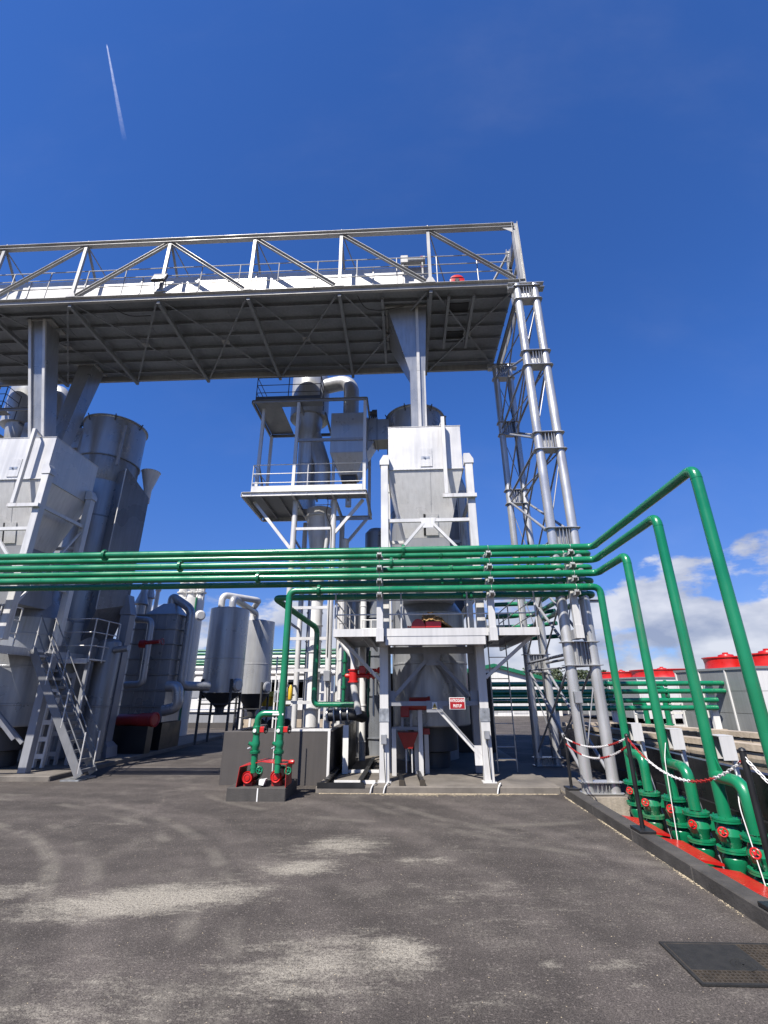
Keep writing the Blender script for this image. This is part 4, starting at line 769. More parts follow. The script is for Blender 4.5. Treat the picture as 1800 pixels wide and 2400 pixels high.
MB().box(-12.78, -11.9, 11.95, 12.7, 13.96, 14.03).build('collar', 'bridge_grey', lc); MB().box(-12.65, -11.85, 14.28, 15.05, 13.96, 14.03).build('collar', 'bridge_grey', lc)

# ================================================================== PLATFORM OF THE RIGHT UNIT
DF = 10.84     # front edge of the deck
kd = lambda zv: 2+(zv-2)*DF/11.6
dx0, dx1 = -1.76*DF/11.6, 3.22*DF/11.6
dz = kd(3.38)
pf = thing('hopper_platform', 'white steel platform with railings on two legs in front of the right hopper', 'platform', (.65, 12.5, .13))
MB().chan((dx1, DF+.03, dz-.03), (dx0, DF+.03, dz-.03), .06, .17, .009).build('edge_channel', 'silver', pf)
MB().bbox(-.46, 1.80, DF+.01, DF+.2, kd(3.05), kd(3.28)-.012, .006).build('front_beam', 'silver', pf)
for x in (dx0+.04, dx1-.04): MB().chan((x, DF+.07, dz-.03), (x, 15.3, dz-.03), .06, .17, .009).build('edge_channel', 'silver', pf)
for x in (-.9, -.1, .7, 1.5, 2.3): MB().bar((x, DF+.22, dz-.06), (x, 12.9 if -.8 < x < 2 else 15.2, dz-.06), .06, .1).build('joist', 'grey_paint', pf)
for i in range(9):
    xa = dx0+(dx1-dx0)*i/9; xb = dx0+(dx1-dx0)*(i+1)/9; MB().box(xa+.006, xb-.006, DF+.005, 12.95 if -.7 < (xa+xb)/2 < 2.0 else 15.3, dz+.03, dz+.05).build('deck_plate', 'grey_paint', pf)
for x in (-.53, 1.78):
    lg = MB().loft([rect(x-.11, x+.11, 11.7, 11.9, .13), rect(x-.10, x+.10, 11.7, 11.9, 1.62)]).build('leg', 'silver', pf)
    MB().ibeam((x, 11.82, 1.6), (x, 11.82, dz-.1), .2, .22, .016, up=(0, 1, 0)).build('leg', 'silver', pf)
    MB().box(x-.112, x+.112, 11.688, 11.697, 1.36, 1.64).build('wrap', 'galvanised', lg)
    MB().box(x-.15, x+.15, 11.66, 11.94, .131, .15).build('base_plate', 'silver', lg)
    MB().bar((x, 11.9, dz-.2), (x, DF+.1, dz-.14), .12, .16).build('cantilever', 'silver', pf)
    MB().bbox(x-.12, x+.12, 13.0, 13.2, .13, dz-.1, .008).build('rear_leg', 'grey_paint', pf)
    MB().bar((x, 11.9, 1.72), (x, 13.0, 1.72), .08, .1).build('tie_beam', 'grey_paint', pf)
MB().bar((-.43, 11.86, 1.74), (1.68, 11.86, 1.74), .05, .10).build('tie_beam', 'grey_paint', pf)
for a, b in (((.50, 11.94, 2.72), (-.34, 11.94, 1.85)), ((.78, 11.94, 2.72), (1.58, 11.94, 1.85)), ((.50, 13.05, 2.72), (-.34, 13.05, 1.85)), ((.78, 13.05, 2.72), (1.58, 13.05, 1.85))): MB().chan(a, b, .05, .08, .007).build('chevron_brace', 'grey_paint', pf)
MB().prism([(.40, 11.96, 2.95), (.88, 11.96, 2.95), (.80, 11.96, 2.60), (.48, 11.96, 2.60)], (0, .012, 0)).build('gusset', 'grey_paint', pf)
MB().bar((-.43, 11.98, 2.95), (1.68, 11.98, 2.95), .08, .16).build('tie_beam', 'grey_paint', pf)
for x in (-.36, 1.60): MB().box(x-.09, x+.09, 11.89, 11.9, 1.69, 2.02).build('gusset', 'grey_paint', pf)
MB().chan((.72, 11.84, 1.64), (1.64, 11.8, .64), .06, .09, .008).build('diagonal_brace', 'silver', pf)
MB().box(1.50, 1.668, 11.78, 11.79, .46, .86).build('gusset', 'silver', pf)
MB().box(.46, .84, 11.82, 11.832, 1.55, 1.80).build('gusset', 'grey_paint', pf)
for sg, p, q in ((-1, (-.62, 11.75, 2.25), (dx0+.12, 11.2, dz-.12)), (1, (1.88, 11.75, 2.3), (dx1-.1, 11.3, dz-.12))): MB().bar(p, q, .06, .07).build('knee_brace', 'silver', pf)
railing(pf, [(dx0+.03, 15.2, dz+.05), (dx0+.03, DF+.03, dz+.05), (dx1-.03, DF+.03, dz+.05), (dx1-.03, 15.2, dz+.05)], .98, 3, .019, 'silver', 1.35)
# small caged rail at left of the deck
railing(pf, [(-1.15, 12.6, dz+.05), (-.65, 12.6, dz+.05)], .45, 2, .018, 'white_paint', .3)
# signs
sg_ = thing('fire_access_sign', 'red fire-access sign with white lettering on the platform tie beam', 'sign', (1.16, 11.58, 1.6))
sx0, sx1, sz0, sz1 = .975, 1.335, 1.62, 1.872
MB().box(sx0, sx1, 11.585, 11.6, sz0, sz1).build('plate', 'text_white', sg_); MB().box(sx0+.013, sx1-.013, 11.579, 11.5845, sz0+.013, sz1-.013).build('panel', 'sign_red', sg_)
text_mesh('VATROGASNI', .088, 'text_white', sg_, ((sx0+sx1)/2, 11.5785, 1.803), wide=.60); text_mesh('PRISTUP', .088, 'text_white', sg_, ((sx0+sx1)/2, 11.5785, 1.69), wide=.60)
for x in (1.05, 1.26): MB().box(x-.012, x+.012, 11.601, 11.835, 1.73, 1.755).build('standoff', 'galvanised', sg_)
tr_ = thing('warning_sign', 'small yellow warning triangle on the middle gusset of the platform frame', 'sign', (.65, 11.8, 1.6))
MB().box(.59, .71, 11.806, 11.816, 1.62, 1.77).build('plate', 'text_white', tr_)
MB().prism([(.60, 11.802, 1.655), (.70, 11.802, 1.655), (.65, 11.802, 1.755)], (0, .003, 0)).build('triangle', 'yellow_paint', tr_); MB().prism([(.632, 11.799, 1.675), (.668, 11.799, 1.675), (.65, 11.799, 1.725)], (0, .002, 0)).build('symbol', 'black_paint', tr_); MB().box(.605, .695, 11.802, 11.805, 1.63, 1.645).build('caption_bar', 'yellow_paint', tr_)
# auger and wood chips on the deck
ag = thing('feed_auger', 'red feed auger with a dark red hood on the platform deck', 'auger', (.5, 11.4, dz+.05))
ay = DF+.14
oz = lambda x, y: zz('O', x, y, Y=ay)
zt_ = oz(700, 505).z; xa, xb = oz(630, 505).x, oz(812, 505).x; hh_ = oz(720, 388).z-zt_
MB().box(xa-.15, oz(1020, 500).x, ay+.02, ay+.5, dz+.05, zt_-.001).build('bed', 'grey_paint', ag)
pr = [V3(xa+(xb-xa)*(.5-.5*math.cos(math.pi*i/14)), ay, zt_+hh_*math.sin(math.pi*i/14)) for i in range(15)]
MB().prism(pr, (0, .2, 0)).build('hood', 'red_dull', ag); MB().box(xa-.09, xa, ay+.05, ay+.4, zt_, zt_+.05).build('foot', 'red_dull', ag)
MB().bbox(xb+.004, oz(1020, 500).x, ay+.0, ay+.16, zt_, oz(900, 420).z, .01).build('trough', 'red_paint', ag)
wc = MB(); rnd = random.Random(5); N_ = 40; M_ = 18
wx0, wx1, wtop = oz(730, 505).x, oz(1180, 505).x, oz(880, 312).z-zt_+.04
prof = lambda u: max(0, min(1, u/.16))*(1 if u < .45 else max(0, 1-(u-.45)/.55)**.85)*(1+.10*math.sin(u*21)+.06*math.sin(u*47))
hgt = lambda u, v: wtop*prof(u)*math.exp(-((v-.35)/.40)**2)
for i in range(N_):
    for j in range(M_):
        u_, v_ = i/(N_-1), j/(M_-1); wc.v.append((wx0+(wx1-wx0)*u_, ay+.06+v_*.55, zt_-.02+hgt(u_, v_)+rnd.uniform(0, .012)))
for i in range(N_-1):
    for j in range(M_-1): a = i*M_+j; wc.f.append((a, a+M_, a+M_+1, a+1))
for _ in range(1500):
    u_, v_ = rnd.random(), rnd.uniform(.0, .8); p = V3(wx0+(wx1-wx0)*u_, ay+.06+v_*.55, zt_-.012+hgt(u_, v_)); a_ = rnd.uniform(0, 6.28); d_ = V3(math.cos(a_), math.sin(a_), rnd.uniform(-.7, .7))*.018; e_ = V3(-math.sin(a_), math.cos(a_), .3)*.007
    wc.add([p-d_-e_, p+d_-e_, p+d_+e_, p-d_+e_], [(0, 1, 2, 3)])
tag(struct(wc.build('wood_chip_heap', 'wood_chip', None, 60), 'stuff'), 'heap of tan wood chips spilling over the platform deck')
# ladder
lf, lr = zz('M', 1320, 868, Z=.13), zz('M', 1508, 868, Z=.13)
ld = thing('ladder', 'thin galvanised ladder standing right of the platform legs', 'ladder', (lf.x, lf.y, .13))
for p in (lf, lr): MB().cyl((p.x, p.y, .13), (p.x-.02, p.y-.1, 3.9), .017, n=8).build('rail', 'galvanised', ld)
for i in range(13): zc = .42+i*.27; t_ = zc/3.9*.1; MB().cyl((lf.x, lf.y-t_, zc), (lr.x, lr.y-t_, zc), .011, n=8).build('rung', 'galvanised', ld)
# burner and valves under the platform
bf = thing('burner_frame', 'red burner unit in a shade-darkened red on a grey stand between the platform legs', 'burner', (.05, 12.6, .13))
for x, y, zt2 in ((.32, 12.62, 1.72), (.47, 12.95, 1.0), (-.33, 12.62, 1.16), (.22, 12.9, 1.12)): MB().bbox(x-.055, x+.055, y-.05, y+.05, .13, zt2, .005).build('stand_post', 'silver', bf)
MB().bar((-.38, 12.62, 1.16), (.26, 12.62, 1.16), .06, .07).build('stand_beam', 'grey_paint', bf)
for x in (-.12, .10): MB().box(x-.03, x+.03, 12.6, 12.66, 1.2, 1.5).build('stand_stub', 'grey_paint', bf)
MB().bbox(-.16, .06, 12.45, 12.75, 1.42, 1.78, .02).build('gearbox', 'red_dull', bf); m = MB(); m.cyl((.06, 12.6, 1.72), (.52, 12.6, 1.72), .15, n=20); m.cyl((.52, 12.6, 1.72), (.58, 12.6, 1.72), .17, n=20); m.build('motor', 'red_dull', bf)
MB().loft([rect(-.08, .12, 12.5, 12.7, .72), rect(-.24, .26, 12.42, 12.8, 1.08)]).build('chute_box', 'red_dull', bf); MB().bbox(.39, .56, 12.86, 13.05, 1.0, 1.14, .01).build('switch_box', 'red_dull', bf)  # dull red carries the shade under the platform in its colour
for x in (-.04, .1): MB().cyl((x, 12.6, .2), (x, 12.6, .72), .018, n=8).build('rod', 'silver', bf)
for x in (-.20, .24):
    rl_ = thing('floor_rail', '%s of the two short black floor rails between the platform legs' % ('left' if x < 0 else 'right'), 'rail', (x, 11.9, .13), 'short floor rails'); MB().ibeam((x+.06, 11.34, .19), (x, 12.7, .19), .08, .1, .012).build('beam', 'black_paint', rl_); MB().box(x+.0, x+.12, 11.33, 11.338, .132, .245).build('end_plate', 'rust', rl_)
# silver gas pipe with red actuated valve
f2 = lambda x, y, Y: at(740+x/9.217, 1480+y/9.217, Y=Y)
gp = thing('gas_pipe', 'silver gas pipe with a bright red valve left of the platform', 'pipe', f2(930, 1790, 13.4))
p0, p1_, p2_ = f2(780, 380, 13.6), f2(815, 1120, 13.4), f2(930, 1790, 13.4)
MB().tube([p0+V3(-.3, .4, .2), f2(830, 560, 13.5), p1_, p2_], .095, 22, .12).build('pipe_run', 'silver', gp)
vc_ = f2(815, 960, 13.42); MB().lathe(vc_, [(.1, -.17), (.15, -.17), (.15, -.14), (.12, -.13), (.12, .13), (.15, .14), (.15, .17), (.1, .17)], 26).build('valve_body', 'red_paint', gp)
MB().cyl(vc_-V3(.22, 0, 0), vc_+V3(.5, 0, 0), .055, n=16).build('actuator', 'red_paint', gp); MB().lathe(vc_-V3(.24, 0, 0), [(.02, 0), (.06, .04), (.07, .1)], 16, (1, 0, 0)).build('actuator_cap', 'red_paint', gp); MB().bbox(vc_.x+.16, vc_.x+.34, vc_.y-.1, vc_.y+.1, vc_.z+.05, vc_.z+.26, .02).build('actuator_box', 'red_paint', gp)
for dx in (.36, .5): MB().lathe(vc_+V3(dx, 0, 0), [(.05, 0), (.085, .02), (.085, .08), (.05, .1)], 16, (1, 0, 0)).build('flange', 'red_paint', gp)
q1 = f2(1290, 840, 13.9); rv2 = thing('red_valve', 'small red valve pair behind the platform brace', 'valve', q1); m = MB(); m.cyl(q1-V3(.2, 0, 0), q1+V3(.14, 0, 0), .05, n=14); m.build('body', 'red_paint', rv2); MB().lathe(q1+V3(.1, 0, 0), [(.04, -.05), (.085, -.03), (.085, .03), (.04, .05)], 16, (1, 0, 0)).build('cap', 'red_paint', rv2); MB().cyl(q1-V3(.05, 0, 1.2), q1-V3(.05, 0, .04), .03, n=10).build('stem_pipe', 'galvanised', rv2)
for k, (xz, r, Y) in enumerate(((640, .05, 13.9), (1170, .03, 14.1))):
    a, b = f2(xz, 420, Y), f2(xz-50, 1560 if k == 0 else 1850, Y); t_ = thing('green_downpipe', ('thin dark green downpipe with flanges beside the silver gas pipe', 'very thin green downpipe in the shade behind the red valve')[k], 'pipe', b); MB().cyl(b, a, r, n=14).build('pipe_run', 'far_green', t_)
    for fz in (.3, .55, .8) if k == 0 else (.4,): m = MB(); flange(m, b.lerp(a, fz), (0, 0, 1), r*.9); m.build('flange', 'far_green', t_)
# shaded process vessels that fill the space between cyclone posts and reactor
for k, (x, y, r, z1, mt, lab) in enumerate(((-1.75, 16.3, .38, 6.5, 'silver_shaded', 'slim dark vessel behind the silver gas pipe'), (-1.0, 16.8, .45, 7.6, 'silver_shaded', 'dark upright vessel left of the drying stack'), (-2.05, 15.6, .13, 7.0, 'silver', 'upright silver pipe with collars right of the cyclone posts'), (-1.35, 15.3, .10, 6.0, 'white_paint', 'white standpipe behind the platform railing'), (-3.35, 17.4, .28, 6.2, 'grey_paint', 'grey square-looking duct behind the cyclone posts'), (.0, 15.2, .06, 4.6, 'white_paint', 'thin white standpipe beside the reactor drum'))):
    t_ = thing('process_column', lab, 'vessel', (x, y, .1)); MB().cyl((x, y, .1), (x, y, z1), r, n=26).build('shell', mt, t_)
    for j in range(5): MB().lathe((x, y, .6+j*z1/6), [(r, 0), (r*1.08+.006, .004), (r*1.08+.006, .035), (r, .04)], 26, cap=False).build('collar', mt, t_)
    MB().lathe((x, y, z1), [(r, 0), (r*.7, r*.35), (r*.1, r*.5)], 26).build('dome', mt, t_)

# ---- boxes and cables that run over the steelwork
for k, (x, y, z, w, h, lab) in enumerate(((-.53, 11.66, .9, .13, .2, 'small grey junction box on the left platform leg'), (1.78, 11.66, 1.0, .12, .17, 'small grey junction box on the right platform leg'), (3.67, 10.95, 1.75, .16, .24, 'grey switch box strapped to the left front tube of the tower'), (-2.36, 14.62, 2.3, .2, .3, 'grey switch box on the right front cyclone post'))):
    jb = thing('junction_box', lab, 'junction box', (x, y, z)); o = MB().bbox(x-w/2, x+w/2, y-.09, y-.01 if k < 2 else y+.02, z, z+h, .008).build('case', 'galvanised', jb); MB().box(x-w/2+.015, x+w/2-.015, y-.094, y-.0905, z+.015, z+h-.015).build('lid', 'grey_paint', o)
    MB().tube([(x, y-.05, z), (x, y-.05, z-.25), (x+.03, y+.0, max(.14, z-.8))], .009, 8, .06).build('cable', 'black_paint', jb)
for k, pts in enumerate((((-1.3, 11.28, 13.78), (-1.1, 11.6, 13.55), (-.6, 11.9, 13.72), (.2, 11.9, 13.9)), ((-9.4, 11.3, 13.76), (-8.9, 11.6, 13.6), (-8.3, 11.8, 13.8)), ((-2.55, 14.5, 8.2), (-2.5, 14.4, 7.9), (-2.6, 14.55, 7.6), (-2.4, 14.66, 7.2), (-2.38, 14.64, 3.0)))):
    cbv = thing('loose_cable', ('thin black cable looping under the bridge beside the right chute', 'thin black cable looping under the bridge near the flood light', 'black cable hanging from the cyclone deck down the right front post')[k], 'cable', pts[-1]); MB().tube(pts, .014, 8, .25).build('sheath', 'black_paint', cbv)
# ================================================================== PUMP SET AND BUNKER
f3 = lambda x, y, Y: at(540+x/6.9125, 1700+y/6.9125, Y=Y)
pY = PF-.08
pl0, pl1 = zz('L', 130, 1020, Y=pY), zz('L', 705, 1018, Y=pY)
pd = thing('pump_plinth', 'low dark concrete plinth under the red and green pump set', 'plinth', ((pl0.x+pl1.x)/2, pY+.5, 0))
MB().bbox(pl0.x, pl1.x, pY, pY+1.05, -.02, pl0.z, .014).build('block', 'kerb_paint', pd)
xs_ = f3(440, 1050, pY-.004).x; MB().box(xs_-.012, xs_+.012, pY-.006, pY-.001, .0, pl0.z-.01).build('paint_streak', 'text_white', pd)
pz = pl0.z
ps = thing('pump_set', 'pair of red pumps under a folded red hood with green risers on a low plinth', 'pump', ((pl0.x+pl1.x)/2, PF, pz))
hp_ = [f3(95, 985, pY+.03), f3(155, 678, pY+.03), f3(500, 592, pY+.03), f3(900, 640, pY+.03), f3(885, 965, pY+.03)]
hp_[0].z = pz; hp_[4].z = pz
for k in range(4):
    a, b = hp_[k], hp_[k+1]; nrm = (b-a).cross(V3(0, 1, 0)).normalized()*.012
    MB().prism([a, b, b+nrm, a+nrm], (0, .52, 0)).build('hood_sheet', 'red_paint' if k in (1, 2) else 'red_dull', ps)
for k, (x, y) in enumerate(((262, 850), (725, 838))):
    c = f3(x, y, pY+.07)
    mo_ = MB().lathe(c+V3(0, .45, 0), [(.02, 0), (.095, .01), (.095, -.32), (.11, -.34), (.115, -.40), (.10, -.43), (.085, -.415), (.03, -.425), (.01, -.425)], 28, (0, 1, 0)).build('motor', 'red_paint', ps)
    MB().torus(c+V3(0, .025, 0), (0, 1, 0), .055, .006, 20, 6).build('grille_ring', 'red_dull', mo_)
    MB().box(c.x-.09, c.x+.09, c.y+.1, c.y+.4, pz, c.z-.085).build('motor_foot', 'red_dull', ps)
    MB().lathe(c+V3(.0, .62, 0), [(.07, -.14), (.13, -.10), (.13, .08), (.06, .12)], 22, (0, 1, 0)).build('volute', 'green_paint', ps)
for x, y in ((480, 720), (940, 730)):
    c = f3(x, y, pY+.1); m = MB(); m.lathe(c, [(.045, -.03), (.06, 0), (.045, .1)], 14, (0, 1, 0)); m.build('coupling', 'green_paint', ps); handwheel(ps, c-V3(0, .05, 0), (.2, -1, .1), .06, 'green_paint')
c = f3(985, 595, pY+.2); MB().lathe(c, [(.03, -.05), (.045, -.02), (.045, .05), (.02, .07)], 16, (1, 0, 0)).build('plug', 'red_paint', ps)
c = f3(500, 930, pY+.02); MB().prism([c+V3(-.05, 0, .05), c+V3(.08, 0, .06), c+V3(.04, 0, -.05), c+V3(-.05, 0, -.04)], (0, .15, 0)).build('cover_plate', 'text_white', ps)
r1x = f3(390, 540, PF).x; rzt = zz('L', 560, 300, Y=PF).z
rs = thing('pump_riser', 'green branch riser on the left pump, bent over to join its neighbour', 'pipe', (r1x, PF, pz), 'pump risers')
MB().tube([(r1x, PF, pz+.33), (r1x, PF, rzt), (riserX-.02, PF, rzt)], .066, 22, .17).build('pipe_run', 'green_paint', rs)
MB().box(r1x+.32, r1x+.55, PF-.068, PF-.064, rzt-.03, rzt+.005).build('tape_label', 'text_white', rs)
for xx, par in ((r1x, rs), (riserX, drops[0])):
    zf = zz('L', 400, 672, Y=PF).z
    m = MB(); flange(m, (xx, PF, zf), (0, 0, 1), .06, .016); m.build('flange', 'green_paint', par)
    MB().cyl((xx, PF, pz+.25), (xx, PF, zf), .062, n=20).build('spool', 'green_paint', par)
    vb = MB().lathe((xx, PF, zf), [(.062, .02), (.085, .1), (.09, .16), (.07, .24), (.066, .3)], 20).build('check_valve', 'green_paint', par)
    m = MB(); m.cyl((xx-.03, PF-.04, zf+.12), (xx-.13, PF-.06, zf+.17), .04, .035, n=14); m.build('valve_cover', 'green_paint', vb)
    MB().cyl((xx-.14, PF-.07, zf+.06), (xx-.09, PF-.05, zf+.08), .02, n=10).build('drain_cock', 'galvanised', vb)
    v2 = MB().lathe((xx, PF, zf+.33), [(.07, 0), (.085, .02), (.085, .14), (.07, .16)], 20).build('gate_valve', 'green_paint', par)
    MB().cyl((xx-.02, PF-.06, zf+.40), (xx-.02, PF-.105, zf+.40), .035, n=14).build('gauge', 'text_white', v2)
    MB().bbox(xx+.07, xx+.17, PF-.05, PF+.04, zf+.36, zf+.47, .01).build('gear_case', 'red_paint', v2)
    handwheel(v2, (xx+.19, PF+.0, zf+.42), (1, -.25, 0), .075, 'black_paint')
for k, (xz, r, mt) in enumerate(((1170/1, .012, 'text_white'), (1215/1, .03, 'silver'))):
    b_ = zz('G', 1170+k*42, 1900, Y=11.2+k*.3); t_ = thing('conduit_pole', ('thin white conduit rising between the two pump risers', 'silver conduit rising behind the two pump risers')[k], 'conduit', (b_.x, b_.y, .0)); MB().cyl((b_.x, b_.y, .0), (b_.x, b_.y, 2.1+.8*k), r, n=10).build('tube', mt, t_); MB().box(b_.x-.05, b_.x+.05, b_.y-.02, b_.y+.06, .0, .03).build('foot', mt, t_)
# bunker
bw = thing('bunker_wall', 'dark grey concrete bunker block behind the pump set, edged in white', 'bunker', (-3.1, 12.6, 0))
bx0, bx1, bt = -4.40, -1.84, 1.13
MB().bbox(bx0, bx1, 12.15, 12.36, -.01, bt, .012).build('front_wall', 'dark_concrete', bw)
MB().bbox(bx0, bx0+.2, 12.365, 15.2, -.01, bt-.02, .012).build('side_wall', 'dark_concrete', bw)
MB().bbox(bx1-.2, bx1, 12.365, 15.2, -.01, bt-.02, .012).build('side_wall', 'dark_concrete', bw)
MB().bbox(bx0+.21, bx1-.21, 12.38, 15.1, bt-.22, bt-.12, .01).build('cover_slab', 'dark_concrete', bw)
MB().box(-2.95, bx1+.012, 12.138, 12.38, bt+.001, bt+.045).build('edge_trim', 'white_paint', bw); MB().box(bx1-.05, bx1+.012, 12.136, 12.148, .12, bt).build('edge_trim', 'white_paint', bw)
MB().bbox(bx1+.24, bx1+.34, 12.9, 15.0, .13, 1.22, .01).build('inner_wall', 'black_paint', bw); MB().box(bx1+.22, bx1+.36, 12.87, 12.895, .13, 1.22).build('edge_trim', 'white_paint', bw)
MB().bbox(-1.5, 2.9, 17.2, 17.4, .13, 2.6, .02).build('rear_wall', 'black_paint', bw)  # black colour of this wall stands in for deep shade
c_ = zz('L', 935, 860, Y=12.1); 
hv = thing('push_floor_rails', 'pair of long black floor rails running into the dark bay left of the platform', 'rail track', (-1.2, 12.5, .13))
for x in (-1.75, -1.02): MB().ibeam((x, 11.3, .2), (x+.05, 15, .2), .1, .12, .014).build('rail', 'black_paint', hv)
for y in (11.52, 13.0): MB().box(-1.62, -.72, y, y+.06, .135, .2).build('cross_bar', 'white_paint', hv)
MB().box(-1.95, -.93, 11.27, 11.29, .10, .2).build('stop_plate', 'black_paint', hv)
dr = thing('duct_manifold', 'dark ribbed duct elbow with bolted collars above the bunker bay', 'duct', (-1.5, 13.3, 1.2))
a_ = zz('Q', 790, 1880, Y=13.4); b_ = zz('Q', 1190, 1850, Y=13.4)
MB().tube([a_, b_, b_+V3(.2, .5, -.1)], .15, 20, .15).build('duct', 'dark_steel', dr)
for t_ in (.05, .3, .55, .8): p = a_.lerp(b_, t_); MB().lathe(p, [(.16, -.015), (.2, -.015), (.2, .015), (.16, .015)], 20, (b_-a_)).build('collar', 'silver', dr)
MB().box(a_.x-.05, a_.x+.08, a_.y-.08, a_.y+.08, .13, a_.z).build('stand', 'silver', dr)
# hoses hanging over the slab edge by the left leg
for k, (x, mt) in enumerate(((-.78, 'white_paint'), (-.50, 'white_paint'), (1.88, 'text_white'))):
    h_ = thing('drain_hose', ('white drain hose looping over the slab edge left of the platform leg', 'short white drain hose right beside the left platform leg', 'short white drain hose below the right platform leg')[k], 'hose', (x, 11.25, .0)); MB().tube([(x+.1, 11.5, .15), (x+.06, 11.32, .19), (x, 11.24, .13), (x-.03, 11.23, .01)], .014, 10, .06).build('hose', mt, h_)

# ================================================================== LEFT UNIT: platform, stairs, blue-grey column
LY = 11.65
lz = zz('F', 150, 860, Y=LY).z
lx1 = -10.40
lp = thing('left_platform', 'shaded steel platform with railings at the left edge above the stairs', 'platform', (-12, 12.5, .12))
MB().chan((lx1, LY, lz-.05), (-15.5, LY, lz-.05), .06, .2, .01).build('edge_channel', 'silver', lp)
MB().chan((lx1, 15.4, lz-.05), (lx1, LY+.03, lz-.05), .06, .2, .01).build('edge_channel', 'silver', lp)
for i in range(6): xa = -15.4+(lx1+15.4)*i/6; xb = -15.4+(lx1+15.4)*(i+1)/6; MB().box(xa+.006, xb-.006, LY+.04, 15.3 if i > 4 else 12.8, lz+.03, lz+.05).build('deck_plate', 'grey_paint', lp)
railing(lp, [(-15.4, LY+.02, lz+.05), (lx1-.03, LY+.02, lz+.05), (lx1-.03, 12.35, lz+.05)], 1.0, 3, .019, 'silver', 1.3)
MB().box(-15.4, lx1, LY-.045, LY-.038, lz+.05, lz+.2).build('toe_board', 'grey_paint', lp)
for x, y in ((zz('P', 300, 1980, Z=.12).x, 13.0), (-12.7, 11.6), (-12.7, 13.1)): MB().bbox(x-.11, x+.11, y-.1, y+.1, .12, lz-.16, .008).build('leg', 'grey_paint', lp)
MB().bar((-12.7, 11.6, 2.0), (-10.2, 11.6, 2.0), .07, .1).build('tie_beam', 'grey_paint', lp); MB().bar((-11.4, 11.6, lz-.2), (-10.2, 12.9, .9), .07, .08).build('brace', 'silver', lp); MB().bar((-11.6, 12.9, 2.2), (-10.0, 13.0, .8), .07, .08).build('brace', 'grey_paint', lp)
st = thing('staircase', 'grey open steel staircase with handrails going up to the left platform', 'stairs', (-8.5, 13.2, .0))
yn, yf = 12.62, 13.2
tf = zz('F', 455, 890, Y=yf); bf_ = zz('P', 1385, 1960, Y=yf); bf_.z = .10; tf.z = lz
for y in (yn, yf): MB().bar((bf_.x, y, bf_.z), (tf.x, y, tf.z), .03, .20).build('stringer', 'stair_steel_shaded', st)
nt_ = 14
for i in range(nt_):
    t_ = (i+.6)/nt_; p = V3(bf_.x, 0, bf_.z).lerp(V3(tf.x, 0, tf.z), t_); MB().box(p.x-.12, p.x+.12, yn+.02, yf-.02, p.z-.015, p.z+.015).build('tread', 'stair_steel_shaded', st); MB().box(p.x+.112, p.x+.124, yn+.02, yf-.02, p.z-.055, p.z-.016).build('nosing', 'stair_steel_shaded', st)
d_ = V3(tf.x-bf_.x, 0, tf.z-bf_.z)
for y in (yn, yf):
    for h in (.48, .92): MB().cyl((bf_.x-.05, y, bf_.z+h), (tf.x, y, tf.z+h), .016, n=8).build('handrail', 'stair_steel_shaded', st)
    for t_ in (.02, .36, .70, .98): p = V3(bf_.x, y, bf_.z)+d_*t_; MB().cyl(p, p+V3(0, 0, .92), .018, n=8).build('rail_post', 'silver', st)
MB().box(bf_.x-.42, bf_.x+.05, yn-.05, yf+.05, .0, .03).build('foot_plate', 'galvanised', st)
# second landing behind the stairs, with its own rail
l0, l1 = zz('F', 480, 925, Y=14.2), zz('F', 830, 985, Y=14.2)
ln = thing('rear_landing', 'small railed landing behind the head of the left staircase', 'landing', (l1.x, 14.2, .12))
MB().box(l0.x, l1.x, 14.2, 15.6, l1.z-.02, l1.z+.02).build('deck_plate', 'silver', ln); MB().chan((l1.x, 14.2, l1.z-.06), (l0.x, 14.2, l1.z-.06), .05, .12, .008).build('edge_channel', 'silver', ln)
railing(ln, [(l0.x, 14.22, l1.z), (l1.x, 14.22, l1.z), (l1.x, 15.5, l1.z)], 1.2, 3, .02, 'silver', .85)
MB().bbox(l1.x-.12, l1.x-.02, 14.3, 14.4, .12, l1.z-.03, .006).build('leg', 'grey_paint', ln); MB().bbox(l0.x+.02, l0.x+.12, 14.3, 14.4, .12, l1.z-.03, .006).build('leg', 'grey_paint', ln)
# battened column
for k, (xp, yp, zt2, Yd) in enumerate(((575, 1800, 2.2, 13.9), (745, 1880, 2.6, 14.4))):
    b_ = zz('P', xp, yp, Y=Yd); t_ = thing('batten_column', ('white battened column behind the left stairs', 'grey battened column on a flared foot behind the left stairs')[k], 'column', (b_.x, Yd, .12))
    for s_ in (-.12, .12): MB().box(b_.x+s_-.03, b_.x+s_+.03, Yd-.05, Yd+.05, .12, zt2).build('chord', 'silver' if k == 0 else 'grey_paint', t_)
    for j in range(5): zc = .4+j*(zt2-.5)/4; MB().box(b_.x-.155, b_.x+.155, Yd-.062, Yd-.051, zc-.06, zc+.06).build('batten', 'silver' if k == 0 else 'grey_paint', t_)
dvx = zz('F', 1010, 1000, Y=15.4); dzt = zz('F', 1040, 800, Y=15.4).z
dv = thing('domed_vessel', 'slim grey domed vessel between the left stairs and the blue-grey column', 'vessel', (dvx.x, 15.4, .12))
MB().lathe((dvx.x, 15.4, 0), [(.36, .12), (.36, dzt-.2), (.34, dzt-.1), (.22, dzt), (.02, dzt+.04)], 32).build('shell', 'silver_shaded', dv); MB().lathe((dvx.x, 15.4, 1.6), [(.36, 0), (.38, .01), (.38, .05), (.36, .06)], 32, cap=False).build('band', 'silver_shaded', dv)
MB().cyl((dvx.x+.3, 15.2, dzt-.35), (dvx.x+.75, 15.2, dzt-.3), .1, n=16).build('nozzle', 'silver_shaded', dv)
